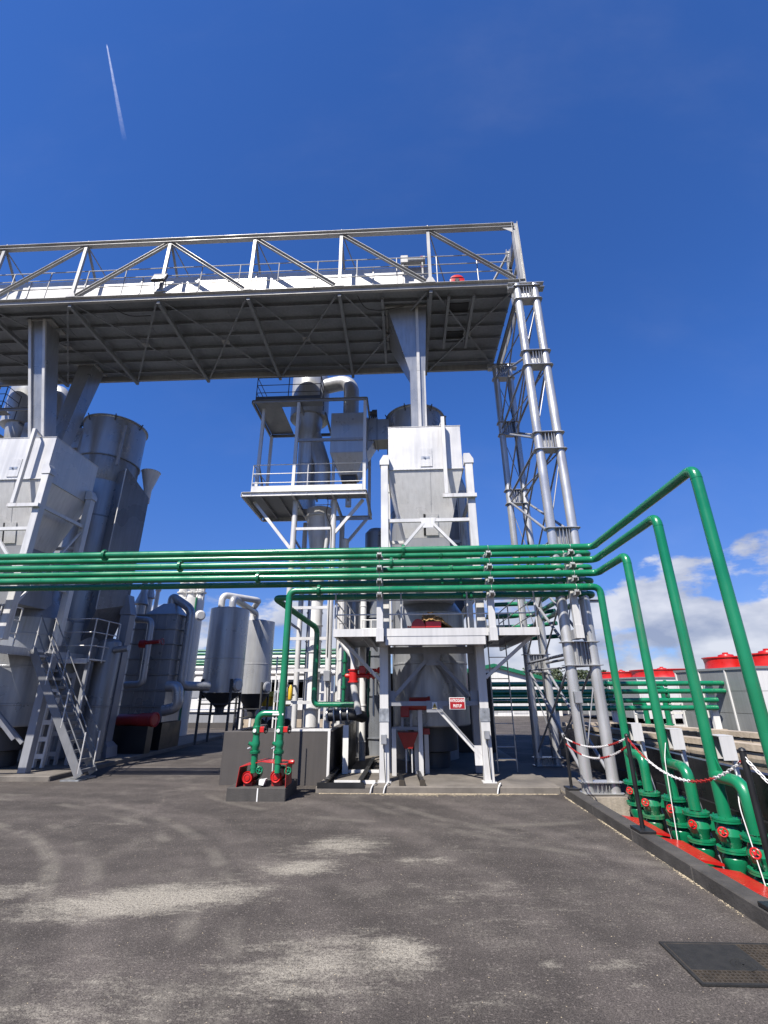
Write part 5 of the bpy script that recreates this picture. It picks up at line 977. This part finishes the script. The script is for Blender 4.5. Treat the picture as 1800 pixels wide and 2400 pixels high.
# blue-grey main column
cX, cY = zz('F', 980, 1900, Z=.12).x, 16.15
bc = thing('main_column', 'tall blue-grey steel column with a tapered head right of the left stairs', 'column', (cX, cY, .12))
MB().bbox(cX-.17, cX+.17, cY-.17, cY+.17, .12, 4.55, .01).build('shaft', 'grey_paint', bc)
MB().loft([rect(cX-.2, cX+.2, cY-.19, cY+.19, 4.56), rect(cX-.2, cX-.02, cY-.19, cY+.19, 5.25)]).build('head', 'grey_paint', bc)
MB().loft([rect(cX-.34, cX+.34, cY-.30, cY+.30, .121), rect(cX-.30, cX+.30, cY-.28, cY+.28, .42), rect(cX-.18, cX+.18, cY-.19, cY+.19, .56)]).build('foot', 'grey_paint', bc)
# ---------------- ribbed heat exchanger with red blower
hx = zz('G', 95, 700, Y=18).x; hb = zz('G', 60, 1500, Y=18).x
he = thing('heat_exchanger', 'dark ribbed heat exchanger tower right of the blue-grey column', 'heat exchanger', (hx, 18.6, .1))
hX0, hX1 = hx-1.0, zz('G', 255, 640, Y=18).x
ztop = zz('G', 150, 560, Y=18).z
nst = 7
for i in range(nst):
    za, zb2 = 1.0+(ztop-1.0)*i/nst, 1.0+(ztop-1.0)*(i+1)/nst
    MB().bbox(hX0, hX1, 18, 19.3, za+.01, zb2-.03, .01).build('section', 'silver_half_shaded', he); MB().box(hX0-.05, hX1+.05, 17.95, 19.35, zb2-.029, zb2+.009).build('section_flange', 'silver_half_shaded', he)
cxx = (hX0+hX1)/2+.2; nz_ = zz('G', 150, 470, Y=18.6).z
MB().loft([rect(hX0+.3, hX1-.08, 18.05, 19.25, ztop+.01), rect(cxx-.22, cxx+.22, 18.4, 18.85, nz_)]).build('hood', 'silver_half_shaded', he)
MB().box(hX0-.1, hX1+.1, 17.9, 19.4, .1, 1.0).build('base', 'black_paint', he)  # black box paints in the deep shadow at the foot
e1, e2, e3 = zz('G', 210, 395, Y=18.6), zz('G', 395, 540, Y=18.6), zz('G', 315, 1240, Y=18.6)
MB().tube([(cxx, 18.62, nz_), (cxx, 18.62, e1.z), (e2.x, 18.62, e2.z+.1), (e2.x, 18.62, e3.z), (zz('G', 480, 1260, Y=18.6).x, 19.4, e3.z)], .17, 22, .3).build('outlet_pipe', 'silver_half_shaded', he)
MB().tube([zz('F', 1290, 610, Y=17.2), zz('F', 1430, 620, Y=17.2), zz('F', 1340, 1220, Y=17.2), zz('F', 1180, 1230, Y=17.2)], .12, 18, .2).build('bypass_pipe', 'silver_half_shaded', he)
c = zz('F', 1440, 825, Y=17.1); m = MB(); m.cyl(c-V3(.3, 0, .02), c+V3(.25, 0, .02), .07, n=12); m.cyl(c-V3(.45, 0, .06), c-V3(.25, 0, .06), .14, n=14); m.build('valve_actuator', 'red_dull', he)
MB().torus(c+V3(.36, 0, .02), (1, 0, .2), .11, .015, 18, 6).build('handwheel', 'red_dull', he)
MB().tube([zz('G', 170, 1240, Y=17.6), zz('G', 270, 1240, Y=17.6), zz('G', 270, 1440, Y=17.6), zz('G', 130, 1470, Y=17.6)], .19, 20, .3).build('return_bend', 'silver_half_shaded', he)
# fins on the sections and a stepped rear flue
for i in range(nst):
    za, zb2 = 1.0+(ztop-1.0)*i/nst, 1.0+(ztop-1.0)*(i+1)/nst
    for f in (.25, .5, .75): xx = hX0+(hX1-hX0)*f; MB().box(xx-.02, xx+.02, 17.97, 17.999, za+.03, zb2-.05).build('stiffener', 'silver_half_shaded', he)
for k, (xf, yt, r, Yd, mt) in enumerate(((1405, 420, .16, 20.5, 'tank_silver'), (1490, 350, .09, 21, 'white_paint'), (1330, 480, .2, 20, 'silver_half_shaded'))):
    p = zz('F', xf, yt, Y=Yd); t_ = thing('flue_pipe', ('silver flue with a cone head behind the ribbed heat exchanger', 'slim white standpipe behind the ribbed heat exchanger', 'thick grey flue close behind the ribbed heat exchanger')[k], 'flue', (p.x, Yd, 0)); MB().lathe((p.x, Yd, 0), [(r, 0), (r, p.z), (r*1.5, p.z+.05), (r*.6, p.z+.6), (r*.6, p.z+1.0)], 24).build('tube', mt, t_)
    for j in range(4): MB().lathe((p.x, Yd, 1.2+j*1.1), [(r, 0), (r*1.2, .005), (r*1.2, .04), (r, .045)], 24, cap=False).build('flange', mt, t_)
c0_, c1_ = zz('F', 1120, 1560, Y=17.2), zz('F', 1460, 1555, Y=16.9)
rb_ = thing('blower', 'large dark red blower motor lying behind the blue-grey column', 'blower', (c1_.x, 17.0, .1))
d_ = (c1_-c0_).normalized(); MB().lathe(c0_, [(.1, 0), (.19, .02), (.19, .9), (.21, .92), (.21, (c1_-c0_).length-.1)], 28, d_).build('motor', 'red_dull', rb_)
MB().lathe(c1_-d_*.1, [(.22, 0), (.235, .02), (.235, .12), (.19, .14), (.17, .11), (.05, .12), (.01, .12)], 28, d_).build('end_cap', 'red_dull', rb_)
MB().box(c0_.x+.2, c1_.x-.2, 16.9, 17.3, .1, c0_.z-.17).build('base', 'black_paint', rb_)
# ---------------- tall white silo behind
wx0, wx1 = zz('G', 240, 700, Y=24).x, zz('G', 475, 700, Y=24).x; wz = zz('G', 400, 420, Y=24).z
ws = thing('tall_silo', 'tall white silo with nozzles on top seen behind the heat exchanger', 'silo', ((wx0+wx1)/2, 24, 0)); wr_ = (wx1-wx0)/2; wc_ = ((wx0+wx1)/2, 24, 0)
MB().lathe(wc_, [(wr_, .0), (wr_, wz-.1), (wr_*.98, wz)], 40).build('shell', 'white_paint', ws)
for dx in (-.5, 0, .45): MB().lathe((wc_[0]+dx, 24, wz), [(.22, 0), (.22, .3), (.3, .31), (.3, .36), (.22, .37), (.22, .9)], 20).build('nozzle', 'white_paint', ws)
MB().cyl((wc_[0]+wr_*.75, 24-wr_*.75, .1), (wc_[0]+wr_*.75, 24-wr_*.75, wz), .05, n=10).build('green_line', 'far_green', ws)
c = zz('G', 475, 575, Y=23.2); MB().lathe(c, [(.2, 0), (.26, .03), (.26, .1), (.18, .16)], 22, (.7, -.7, 0)).build('manway', 'white_paint', ws)
railing(ws, [(wc_[0]-wr_, 24-wr_*.2, wz), (wc_[0], 24-wr_, wz), (wc_[0]+wr_, 24-wr_*.2, wz)], .8, 2, .02, 'silver', .9)
# ---------------- two hopper-bottomed tanks
def cone_tank(label, xa, ya, xb, yb, Y, cone_y, legs, bends):
    pass
def tank(label, top, bot, conept, Y, r, feet):
    t0, t1, t2 = zz('G', *top, Y=Y), zz('G', *bot, Y=Y), zz('G', *conept, Y=Y); x = (t0.x+t1.x)/2
    t_ = thing('hopper_tank', label, 'tank', (x, Y, 0), 'hopper-bottomed tanks')
    MB().lathe((x, Y, 0), [(r, t1.z), (r, t0.z), (r*.97, t0.z+.02)], 44).build('shell', 'tank_silver', t_)
    MB().lathe((x, Y, 0), [(r*.99, t0.z+.02), (r*.4, t0.z+.13), (.02, t0.z+.16)], 44).build('roof', 'tank_silver', t_)
    MB().lathe((x, Y, 0), [(.18, t2.z-.3), (.2, t2.z), (r*.99, t1.z-.01)], 44).build('cone', 'dark_steel', t_)
    zb = (t0.z+t1.z)/2-.4; MB().lathe((x, Y, zb), [(r, 0), (r+.012, .01), (r+.012, .05), (r, .06)], 44, cap=False).build('band', 'tank_silver', t_)
    for a in (225, 315, 45, 135): ca, sa = math.cos(math.radians(a)), math.sin(math.radians(a)); px, py = x+(r+.04)*ca, Y+(r+.04)*sa; MB().cyl((px, py, 0), (px, py, t1.z+.55), .055, n=12).build('leg', 'dark_steel', t_)
    k = .74*(r+.04)
    for zc in (t2.z-.25, t2.z+.15):
        for sg in (-1, 1): MB().bar((x-k, Y+sg*k, zc), (x+k, Y+sg*k, zc), .05, .05).build('tie_bar', 'dark_steel', t_)
    MB().lathe((x+r*.93, Y-r*.45, t1.z+.3), [(.22, 0), (.27, .02), (.27, .07), (.2, .12)], 22, (.9, -.45, 0)).build('manway', 'tank_silver', t_)
    return t_, x, t0.z, t1.z
ta, xa_, za_, zb_a = tank('front one of two grey hopper-bottomed tanks left of the pump set', (765, 525), (680, 1300), (735, 1440), 21.5, .86, 0)
tb, xb_, zb_, _ = tank('rear one of two grey hopper-bottomed tanks, half hidden by its neighbour', (1030, 640), (985, 1310), (945, 1480), 25.5, .84, 0)
hi = zz('G', 800, 440, Y=22.5).z
MB().tube([(xa_-.5, 21.6, za_), (xa_-.5, 21.6, hi+.15), (xa_+.75, 23.2, hi+.15), (xb_-.4, 25.5, hi+.15), (xb_-.4, 25.5, zb_)], .15, 20, .3).build('overhead_pipe', 'silver', ta)
MB().tube([(xa_+.1, 21.4, za_+.02), (xa_+.1, 21.4, hi-.05), (xb_-.2, 25.4, zb_+.5), (xb_-.2, 25.4, zb_)], .16, 20, .25).build('overhead_pipe', 'tank_silver', ta)
# ---------------- background behind the tanks
bY = 38
x0, x1 = zz('S', 150, 700, Y=bY).x, zz('S', 1900, 700, Y=bY).x
bd = thing('boiler_house', 'long white and grey boiler house far behind the tanks', 'building', ((x0+x1)/2, bY+4, 0))
zt_ = zz('S', 900, 60, Y=bY).z
MB().box(x0, x1, bY, bY+8, .6, zt_).build('wall', 'white_paint', bd); MB().box(x0-.2, x1+.2, bY-.25, bY+8.2, zt_+.002, zt_+.35).build('roof', 'grey_paint', bd); MB().box(x0, x1, bY-.08, bY-.002, 0, .75).build('plinth', 'dark_concrete', bd)
MB().box(x0+.1, x1-.1, bY-.05, bY-.003, zt_-2.0, zt_-.9).build('cladding_band', 'grey_paint', bd)
for i in range(7):
    xx = x0+1+i*(x1-x0-2)/6.6; w_ = MB().box(xx, xx+1.2, bY-.04, bY-.004, 1.5, 3.0).build('window', 'white_paint', bd)
    for j in (0, 1): MB().box(xx+.08+.55*j, xx+.57+.55*j, bY-.05, bY-.041, 1.58, 2.92).build('pane', 'glass_dark', w_)
for i in range(2): xx = x0+2.5+i*6; vt = MB().cyl((xx, bY+2, zt_+.35), (xx, bY+2, zt_+1.5), .35, n=16).build('roof_vent', 'silver', bd)
# grey plant housing on a plinth
b0, b1 = zz('S', 545, 810, Z=0), zz('S', 820, 790, Z=0); yy = min(b0.y, 33)
ho = thing('plant_housing', 'low grey plant housing with a white corner strip behind the tank legs', 'housing', (b0.x, yy, 0)); xx0, xx1 = zz('S', 550, 700, Y=yy).x, zz('S', 835, 700, Y=yy).x; z1, z2 = zz('S', 600, 740, Y=yy).z, zz('S', 600, 600, Y=yy).z
MB().box(xx0-2.6, xx1, yy, yy+2.5, max(z1, .3), z2).build('wall', 'grey_paint', ho); MB().box(xx0-2.7, xx1+.02, yy-.05, yy+2.5, 0, max(z1, .3)-.004).build('plinth', 'dark_concrete', ho); MB().box(xx0-.15, xx0+.0, yy-.02, yy-.003, .1, z2+.05).build('corner_strip', 'white_paint', ho); MB().box(xx0-2.7, xx1+.1, yy-.1, yy+2.6, z2+.004, z2+.1).build('roof', 'white_paint', ho)
# low white wall / kerb line in sun
lw = thing('low_wall', 'low sunlit white wall far behind the tank legs', 'wall', (-10, 31, 0)); a, b = zz('S', 100, 860, Z=0), zz('S', 1400, 760, Z=0)
for i in range(8): MB().box(-17+i*2.0, -15.04+i*2.0, 31, 31.2, 0, .45).build('wall_panel', 'rim_concrete', lw)
# green and white pipe lines crossing behind the tanks
for k, (yg, r, mt) in enumerate(((905, .07, 'far_green'), (935, .09, 'far_green'), (970, .11, 'white_paint'), (1005, .09, 'far_green'), (1030, .10, 'far_green'), (1065, .10, 'white_paint'), (1120, .16, 'silver'))):
    p = zz('G', 700, yg, Y=29.5); t_ = thing('far_pipe', ('topmost thin dark green pipe crossing behind the tanks', 'second dark green pipe crossing behind the tanks', 'upper white pipe crossing behind the tanks', 'fourth pipe down behind the tanks, dark green', 'lowest dark green pipe crossing behind the tanks', 'lower white pipe crossing behind the tanks', 'thick silver pipe crossing low behind the tanks')[k], 'pipe', (p.x, 29.5, p.z), 'pipe lines behind the tanks')
    MB().cyl((zz('G', 0, yg, Y=29.5).x-2, 29.5, p.z), (-1.2, 29.5, p.z), r, n=12).build('pipe_run', mt, t_)
    for j in range(4): MB().lathe((p.x-6+j*4.2, 29.5, p.z), [(r, -.03), (r*1.5, -.03), (r*1.5, .03), (r, .03)], 12, (1, 0, 0)).build('flange', mt, t_)
for k, xx in enumerate((-14.5, -9.6, -4.9)):
    t_ = thing('pipe_trestle', ('left', 'middle', 'right')[k]+' white trestle carrying the pipe lines behind the tanks', 'trestle', (xx, 29.6, 0), 'trestles behind the tanks'); zt_2 = zz('G', 700, 895, Y=29.5).z
    for s_ in (-.3, .3): MB().box(xx+s_-.06, xx+s_+.06, 29.7, 29.82, 0, zt_2).build('post', 'white_paint', t_)
    for zc in (1.2, 2.0, zt_2-.3): MB().box(xx-.5, xx+.5, 29.66, 29.7, zc-.05, zc+.05).build('arm', 'white_paint', t_)
# yellow skip loader bin
y0_, y1_ = zz('S', 1160, 530, Y=27), zz('S', 1340, 400, Y=27)
yb2 = thing('yellow_bin', 'yellow steel bin with ribbed front far behind the pump set', 'bin', ((y0_.x+y1_.x)/2, 27.5, 0)); MB().bbox(y0_.x, y1_.x+.6, 27, 28.6, y0_.z, y1_.z, .05).build('body', 'yellow_paint', yb2)
MB().loft([rect(y0_.x-.1, y1_.x+.7, 26.9, 28.7, y1_.z+.002), rect(y0_.x, y1_.x+.6, 27.05, 28.5, y1_.z+.25)]).build('lid', 'yellow_paint', yb2)
for i in range(6): xx = y0_.x+.1+i*.18; MB().box(xx, xx+.05, 26.95, 26.999, y0_.z+.05, y1_.z-.05).build('rib', 'yellow_paint', yb2)
MB().box(y0_.x-.2, y1_.x+.8, 26.9, 28.8, .5, y0_.z-.01).build('chassis', 'white_paint', yb2)
for i in range(3): MB().cyl((y0_.x+.1+i*.7, 26.85, .35), (y0_.x+.1+i*.7, 27.2, .35), .35, n=20).build('wheel', 'black_paint', yb2)
# small white instrument rack beside the left riser
ir = thing('instrument_rack', 'slim white instrument rack with a grey cabinet left of the pump riser', 'rack', zz('S', 1380, 800, Y=19)); px0, px1 = zz('S', 1330, 600, Y=19).x, zz('S', 1440, 600, Y=19).x
for xx in (px0, px1): MB().box(xx-.025, xx+.025, 19, 19.05, 0, zz('S', 1380, -120, Y=19).z).build('post', 'white_paint', ir)
for ys in (20, 130, 330, 470, 690): zc = zz('S', 1380, ys, Y=19).z; MB().box(px0, px1, 18.99, 18.999, zc-.02, zc+.02).build('rail', 'white_paint', ir)
zc = zz('S', 1395, 400, Y=18.9).z; cb = MB().bbox(px0+.05, px1+.02, 18.75, 18.985, zc-.2, zc+.2, .01).build('cabinet', 'galvanised', ir); MB().box(px0+.12, px1-.05, 18.74, 18.748, zc-.13, zc+.13).build('door', 'dark_steel', cb)
yl = thing('gas_bottle', 'small yellow bottle strapped to the cyclone post', 'bottle', zz('Q', 250, 1640, Y=14.5)); p = zz('Q', 250, 1640, Y=14.5); MB().lathe(p, [(.05, 0), (.06, .02), (.06, .30), (.03, .38), (.02, .40)], 16).build('cylinder', 'yellow_paint', yl); MB().box(p.x-.08, p.x+.08, p.y+.05, p.y+.2, p.z+.1, p.z+.14).build('strap', 'dark_steel', yl)

# ================================================================== RIGHT SIDE: cooling towers, green lines, building, wood
def ctower(label, A, B, Wd, z1, fans, panels):
    # A near corner, B far corner of the long grey side; white end faces extend by Wd
    A, B = Vector(A), Vector(B); u = (B-A).normalized(); w = V3(-u.y, u.x, 0)
    if w.x < 0: w = -w
    t_ = thing('cooling_tower', label, 'cooling tower', (A+B)/2+w*Wd/2, 'cooling towers'); L_ = (B-A).length
    def face(p, d, l, z0, za, zb, mat, n, nm, off):
        nn = V3(d.y, -d.x, 0)
        for i in range(n):
            a = p+d*(l*i/n+.02)+nn*off; b = p+d*(l*(i+1)/n-.02)+nn*off
            MB().prism([a+V3(0, 0, za), b+V3(0, 0, za), b+V3(0, 0, zb), a+V3(0, 0, zb)], nn*.03).build(nm, mat, t_)
    core = [A+u*.05+w*.05, B-u*.05+w*.05, B-u*.05+w*(Wd-.05), A+u*.05+w*(Wd-.05)]
    MB().loft([[p+V3(0, 0, .3) for p in core], [p+V3(0, 0, z1-.02) for p in core]]).build('core', 'cooling_grey', t_)
    for sgn, p0, d, l, mat, n in ((1, A, u, L_, 'cooling_grey', panels), (1, A+w*Wd, -w, Wd, 'white_paint', 2)):
        zs = (.3, z1*.40, z1*.70, z1)
        for a in range(3): 
            nn = V3(d.y, -d.x, 0); nn = nn if nn.dot((A+B)/2+w*Wd/2-(p0+d*l/2)) < 0 else -nn
            for i in range(n):
                q0 = p0+d*(l*i/n+.015)+nn*.0; q1 = p0+d*(l*(i+1)/n-.015)+nn*.0
                MB().prism([q0+V3(0, 0, zs[a]+.008), q1+V3(0, 0, zs[a]+.008), q1+V3(0, 0, zs[a+1]-.008), q0+V3(0, 0, zs[a+1]-.008)], nn*.03).build('panel', mat, t_)
    for i in range(panels+1): c = A+u*(L_*i/panels)-w*.04; MB().bar(c+V3(0, 0, .2), c+V3(0, 0, z1), .07, .06).build('trim_post', 'white_paint', t_)
    MB().loft([[p+V3(0, 0, z1-.015) for p in (A-w*.08-u*.08, B-w*.08+u*.08, B+w*(Wd+.08)+u*.08, A+w*(Wd+.08)-u*.08)], [p+V3(0, 0, z1+.08) for p in (A-w*.08-u*.08, B-w*.08+u*.08, B+w*(Wd+.08)+u*.08, A+w*(Wd+.08)-u*.08)]]).build('roof', 'cooling_grey', t_)
    for f in range(fans):
        c = A+u*(L_*(f+.5)/fans)+w*Wd/2; R = min(L_/fans, Wd)*.44
        fr = MB().lathe(c+V3(0, 0, z1+.08), [(R*.98, 0), (R, .02), (R*.97, .25), (R, .48), (R+.05, .50), (R+.05, .55), (R*.93, .55), (R*.9, .25), (R*.92, .05)], 40, cap=False).build('fan_ring', 'red_paint', t_)
        MB().lathe(c+V3(0, 0, z1+.36), [(R*.9, 0), (R*.9, .02)], 32).build('fan_screen', 'red_dull', fr)
        MB().lathe(c+V3(0, 0, z1+.38), [(.34, 0), (.36, .2), (.3, .36), (.12, .40), (.12, .46), (.01, .47)], 24).build('motor', 'red_paint', fr)
    return t_
def gp_(x, y, Z): p = zz('N', x, y, Z=Z); return V3(p.x, p.y, 0)
A1, B1 = gp_(1640, 650, .5), gp_(1090, 602, .5)
zt1 = zz('N', 1270, 212, Y=zz('N', 1330, 632, Z=.5).y).z
A1 = A1+(A1-B1).normalized()*.3; ctower('nearest grey cooling tower with big red fan rings, right edge', (A1.x, A1.y, 0), (B1.x, B1.y, 0), 3.8, zt1, 2, 3)
c2 = zz('N', 735, 265, Z=zt1); dA = (B1-A1).normalized(); A2 = V3(c2.x, c2.y, 0); B2 = A2+dA*9.5
ctower('farther grey and white cooling tower with red fan rings', A2, B2, 7.5, zt1-.05, 2, 3)
# five green lines on white posts
gY = 21.6
for k, yg in enumerate((312, 365, 393, 428, 482)):
    p0, p1_ = zz('N', 20, yg+ (0 if k != 2 else 0), Y=gY), zz('N', 1250, yg-(6 if k == 0 else 2), Y=gY)
    zc = (p0.z+p1_.z)/2; xe_ = p1_.x+(9 if k < 2 else .3) if k != 2 else zz('N', 560, 393, Y=gY).x
    t_ = thing('cooling_line', ('top', 'second', 'short middle', 'fourth', 'lowest')[k]+' green cooling line running to the cooling towers', 'pipe', (p0.x, gY, zc), 'green cooling lines'); MB().cyl((3.6, gY, zc), (xe_, gY, zc), .10 if k != 2 else .08, n=14).build('pipe_run', 'green_paint', t_)
    for j in range(3): MB().lathe((6+j*2.5, gY, zc), [(.1, -.03), (.14, -.03), (.14, .03), (.1, .03)], 14, (1, 0, 0)).build('flange', 'green_paint', t_)
for k, (xt, yt, xb2, yb3) in enumerate(((1225, 298, 1310, 627), (548, 350, 590, 565), (130, 420, 165, 570))):
    b_ = zz('N', xb2, yb3, Y=gY+.18); t_ = thing('line_post', ('rightmost', 'middle', 'leftmost')[k]+' white post holding the green cooling lines', 'post', (b_.x, gY+.18, .0), 'white posts of the cooling lines'); zt_3 = zz('N', xt, yt, Y=gY+.18).z; MB().bbox(b_.x-.13, b_.x+.13, gY+.11, gY+.3, .02, zt_3, .01).build('shaft', 'white_paint', t_); MB().box(b_.x-.25, b_.x+.25, gY+.0, gY+.4, .0, .05 if k else .5).build('footing', 'rim_concrete', t_)
# green drop legs and a white pump frame by the towers
for k, (xa, ya, xb2, yb3) in enumerate(((790, 440, 810, 580), (905, 330, 960, 575))):
    a, b = zz('N', xa, ya, Y=24.2), zz('N', xb2, yb3, Y=24.2); t_ = thing('cooling_riser', ('shorter', 'taller')[k]+' green riser in front of the cooling towers', 'pipe', (b.x, 24.2, b.z), 'green risers at the cooling towers'); MB().tube([(a.x-.5, 24.4, a.z), (b.x, 24.2, a.z), (b.x, 24.2, .3)], .12, 16, .2).build('pipe_run', 'green_paint', t_); MB().lathe((b.x, 24.2, .5), [(.1, 0), (.2, .0), (.2, .06), (.1, .06)], 16).build('flange', 'green_paint', t_)
fx0, fx1 = zz('N', 720, 500, Y=24.6).x, zz('N', 1060, 500, Y=24.6).x
fr_ = thing('pump_stand', 'white pump stand with ladder rungs between the cooling towers', 'stand', ((fx0+fx1)/2, 24.6, .0)); zt_4 = zz('N', 800, 440, Y=24.6).z
for xx in (fx0, (fx0+fx1)/2+.6, fx1): MB().box(xx-.05, xx+.05, 24.6, 24.7, 0, zt_4).build('post', 'white_paint', fr_)
for zc in (.45, 1.0, zt_4-.05): MB().box(fx0-.05, fx1+.05, 24.585, 24.599, zc-.05, zc+.05).build('rail', 'white_paint', fr_)
# white hall with green roof edge, behind the tower
hY = 44; h0, h1 = zz('I', -60, 1000, Y=hY).x, zz('I', 420, 1000, Y=hY).x; ze = zz('I', 380, 905, Y=hY).z; zr = zz('I', 40, 800, Y=hY).z
hl = thing('white_hall', 'white hall with a green gable edge behind the support tower', 'hall', ((h0+h1)/2, hY, 0))
xr = zz('I', 20, 800, Y=hY).x
MB().prism([(h0-6, hY, 0), (h1, hY, 0), (h1, hY, ze), (xr, hY, zr), (h0-6, hY, ze+.2)], (0, 14, 0)).build('wall', 'white_paint', hl)
MB().bar((xr, hY-.15, zr+.1), (h1+.3, hY-.15, ze+.05), .3, .22).build('verge', 'far_green', hl); MB().bar((h0-6.2, hY-.15, ze+.25), (xr, hY-.15, zr+.1), .3, .22).build('verge', 'far_green', hl)
MB().prism([(xr, hY-.1, zr+.22), (h1+.4, hY-.1, ze+.17), (h1+.4, hY-.1, ze+.25), (xr, hY-.1, zr+.3)], (0, 14.2, 0)).build('roof_slope', 'far_green', hl); MB().prism([(xr, hY-.1, zr+.22), (h0-6.3, hY-.1, ze+.37), (h0-6.3, hY-.1, ze+.45), (xr, hY-.1, zr+.3)], (0, 14.2, 0)).build('roof_slope', 'far_green', hl)
for i in range(3): MB().box(h1-1.5-i*2.6, h1-.3-i*2.6, hY-.03, hY-.002, .2, 2.3).build('door_panel', 'silver', hl)
# far wood
def far_wood():
    rnd = random.Random(11); m = MB()
    for k in range(120):
        ang = math.radians(rnd.uniform(-4, 52)); D = rnd.uniform(210, 300); x, y = D*math.sin(ang), D*math.cos(ang); H_ = rnd.uniform(7.5, 10.5)*D/250+1.0+1.5*math.sin(ang*9)
        for _ in range(130):
            th, ph = rnd.uniform(0, 6.28), rnd.uniform(-.3, 1); rr = rnd.uniform(.4, 1)*rnd.uniform(3.5, 6); h_ = H_*(.15+.85*rnd.random()); c = V3(x+math.cos(th)*rr*(1.15-h_/H_*.7), y+math.sin(th)*rr, h_); s_ = rnd.uniform(.35, .9)
            a = V3(rnd.uniform(-1, 1), rnd.uniform(-1, 1), rnd.uniform(-1, 1)).normalized(); b = a.orthogonal().normalized(); e = a.cross(b)
            m.add([c-b*s_-e*s_*.7, c+b*s_-e*s_*.5, c+b*s_*.8+e*s_*.8, c-b*s_*.7+e*s_*.7], [(0, 1, 2, 3)])
        m.bar((x, y, 0), (x, y, H_*.6), .4, .4)
    tag(struct(m.build('far_wood', 'foliage', None, 5), 'stuff'), 'distant dark green wood along the horizon')
far_wood()
# contrail: a slender vapour tube several kilometres up
def contrail():
    D = 6000; a = EYE+ray(250, 103).normalized()*D; b = EYE+ray(292, 330).normalized()*D*1.04; n, k = 40, 10; m = MB(); d = (b-a).normalized(); s, u = frame(d); fade = []
    for i in range(n+1):
        t_ = i/n; c = a.lerp(b, t_); r = 5+18*t_
        m.v += [tuple(c+(s*math.cos(6.283*j/k)+u*math.sin(6.283*j/k))*r) for j in range(k)]; fade += [max(0, .17*(1-t_)**.9)*(1 if i else 0)]*k
    for i in range(n):
        for j in range(k): m.f.append((i*k+j, i*k+(j+1) % k, (i+1)*k+(j+1) % k, (i+1)*k+j))
    o = m.build('contrail', 'vapour'); at_ = o.data.attributes.new('fade', 'FLOAT', 'POINT'); at_.data.foreach_set('value', fade); o.visible_shadow = True; tag(o, 'thin white contrail fading in the upper left sky', 'contrail')
contrail()
# ================================================================== CHAIN BARRIER
def post(label, b, top, r=.03, lean=(0, 0)):
    t_ = thing('chain_post', label, 'post', b, 'black chain posts'); b = Vector(b); MB().cyl(b, (b.x+lean[0], b.y+lean[1], top), r, n=14).build('shaft', 'black_paint', t_); MB().lathe((b.x+lean[0], b.y+lean[1], top), [(r, 0), (r*1.15, .01), (r*.9, .03), (.005, .04)], 14).build('cap', 'black_paint', t_); MB().bbox(b.x-.11, b.x+.11, b.y-.16, b.y+.16, b.z-.002, b.z+.035, .006).build('base', 'black_paint', t_); return V3(b.x+lean[0], b.y+lean[1], top)
kz = .158
pA = zz('I', 540, 1590, X=3.28); pA = V3(3.28, pA.y, kz); tA = zz('I', 500, 1190, Y=pA.y).z
P_A = post('black chain post at the tower foot', (3.28, 10.9, kz), 1.12)
yB = zz('J', 460, 1170, X=3.29).y; zB = zz('J', 300, 190, Y=yB)
P_B = post('black chain post on the kerb in front of the second pair of valves', (3.285, yB, kz), zB.z)
yC = 5.45; zC = zz('J', 1415, 340, X=3.29)
yC = zC.y; P_C = post('nearest black chain post on the kerb at the right edge', (3.285, yC, kz), zC.z)
def chain(label, a, b, sag, cols, seg=10):
    t_ = thing('barrier_chain', label, 'chain', (a+b)/2-V3(0, 0, sag), 'red and white barrier chains'); L_ = (b-a).length; n = int(L_*1.06/.048); pts = []
    for i in range(n+1): u_ = i/n; p = a.lerp(b, u_); p.z -= sag*4*u_*(1-u_); pts.append(p)
    cur = None; m = None
    for i in range(n):
        col = cols[(i//seg) % len(cols)]
        if col != cur:
            if m: m.build('links_'+('red' if cur == 'chain_red' else 'white'), cur, t_)
            m = MB(); cur = col
        p, q = pts[i], pts[i+1]; d = (q-p).normalized(); s, u = frame(d); s2 = (s if i % 2 else u); c = (p+q)/2; ring = []; hl_, w_, r_ = .036, .014, .0055
        path = [c+d*hl_*math.cos(k*math.pi/6)+s2*w_*math.sin(k*math.pi/6) for k in range(12)]; nn = d.cross(s2); base = len(m.v)
        for k in range(12):
            tan = (path[(k+1) % 12]-path[k-1]).normalized(); sd = tan.cross(nn)
            for j in range(5): m.v.append(tuple(path[k]+(sd*math.cos(j*1.2566)+nn*math.sin(j*1.2566))*r_))
        for k in range(12):
            for j in range(5): m.f.append((base+k*5+j, base+((k+1) % 12)*5+j, base+((k+1) % 12)*5+(j+1) % 5, base+k*5+(j+1) % 5))
    if m: m.build('links_'+('red' if cur == 'chain_red' else 'white'), cur, t_)
R_, W_ = 'chain_red', 'chain_white'
chain('lower red and white chain sagging from the tower foot to the middle post', P_A-V3(0, 0, .14), P_B-V3(0, 0, .12), .22, (R_, R_, W_, W_, R_, W_))
chain('upper red and white chain from the tower foot to the middle post', P_A-V3(0, 0, .03), P_B-V3(0, 0, .02), .15, (W_, R_, W_, W_, W_, R_))
chain('nearer red and white chain between the middle and nearest posts', P_B-V3(0, 0, .02), P_C-V3(0, 0, .06), .36, (R_, W_, W_, R_, W_, R_), 11)
chain('white chain running off the right edge from the nearest post', P_C-V3(0, 0, .04), V3(3.3, 3.2, .98), .3, (W_, W_, R_))
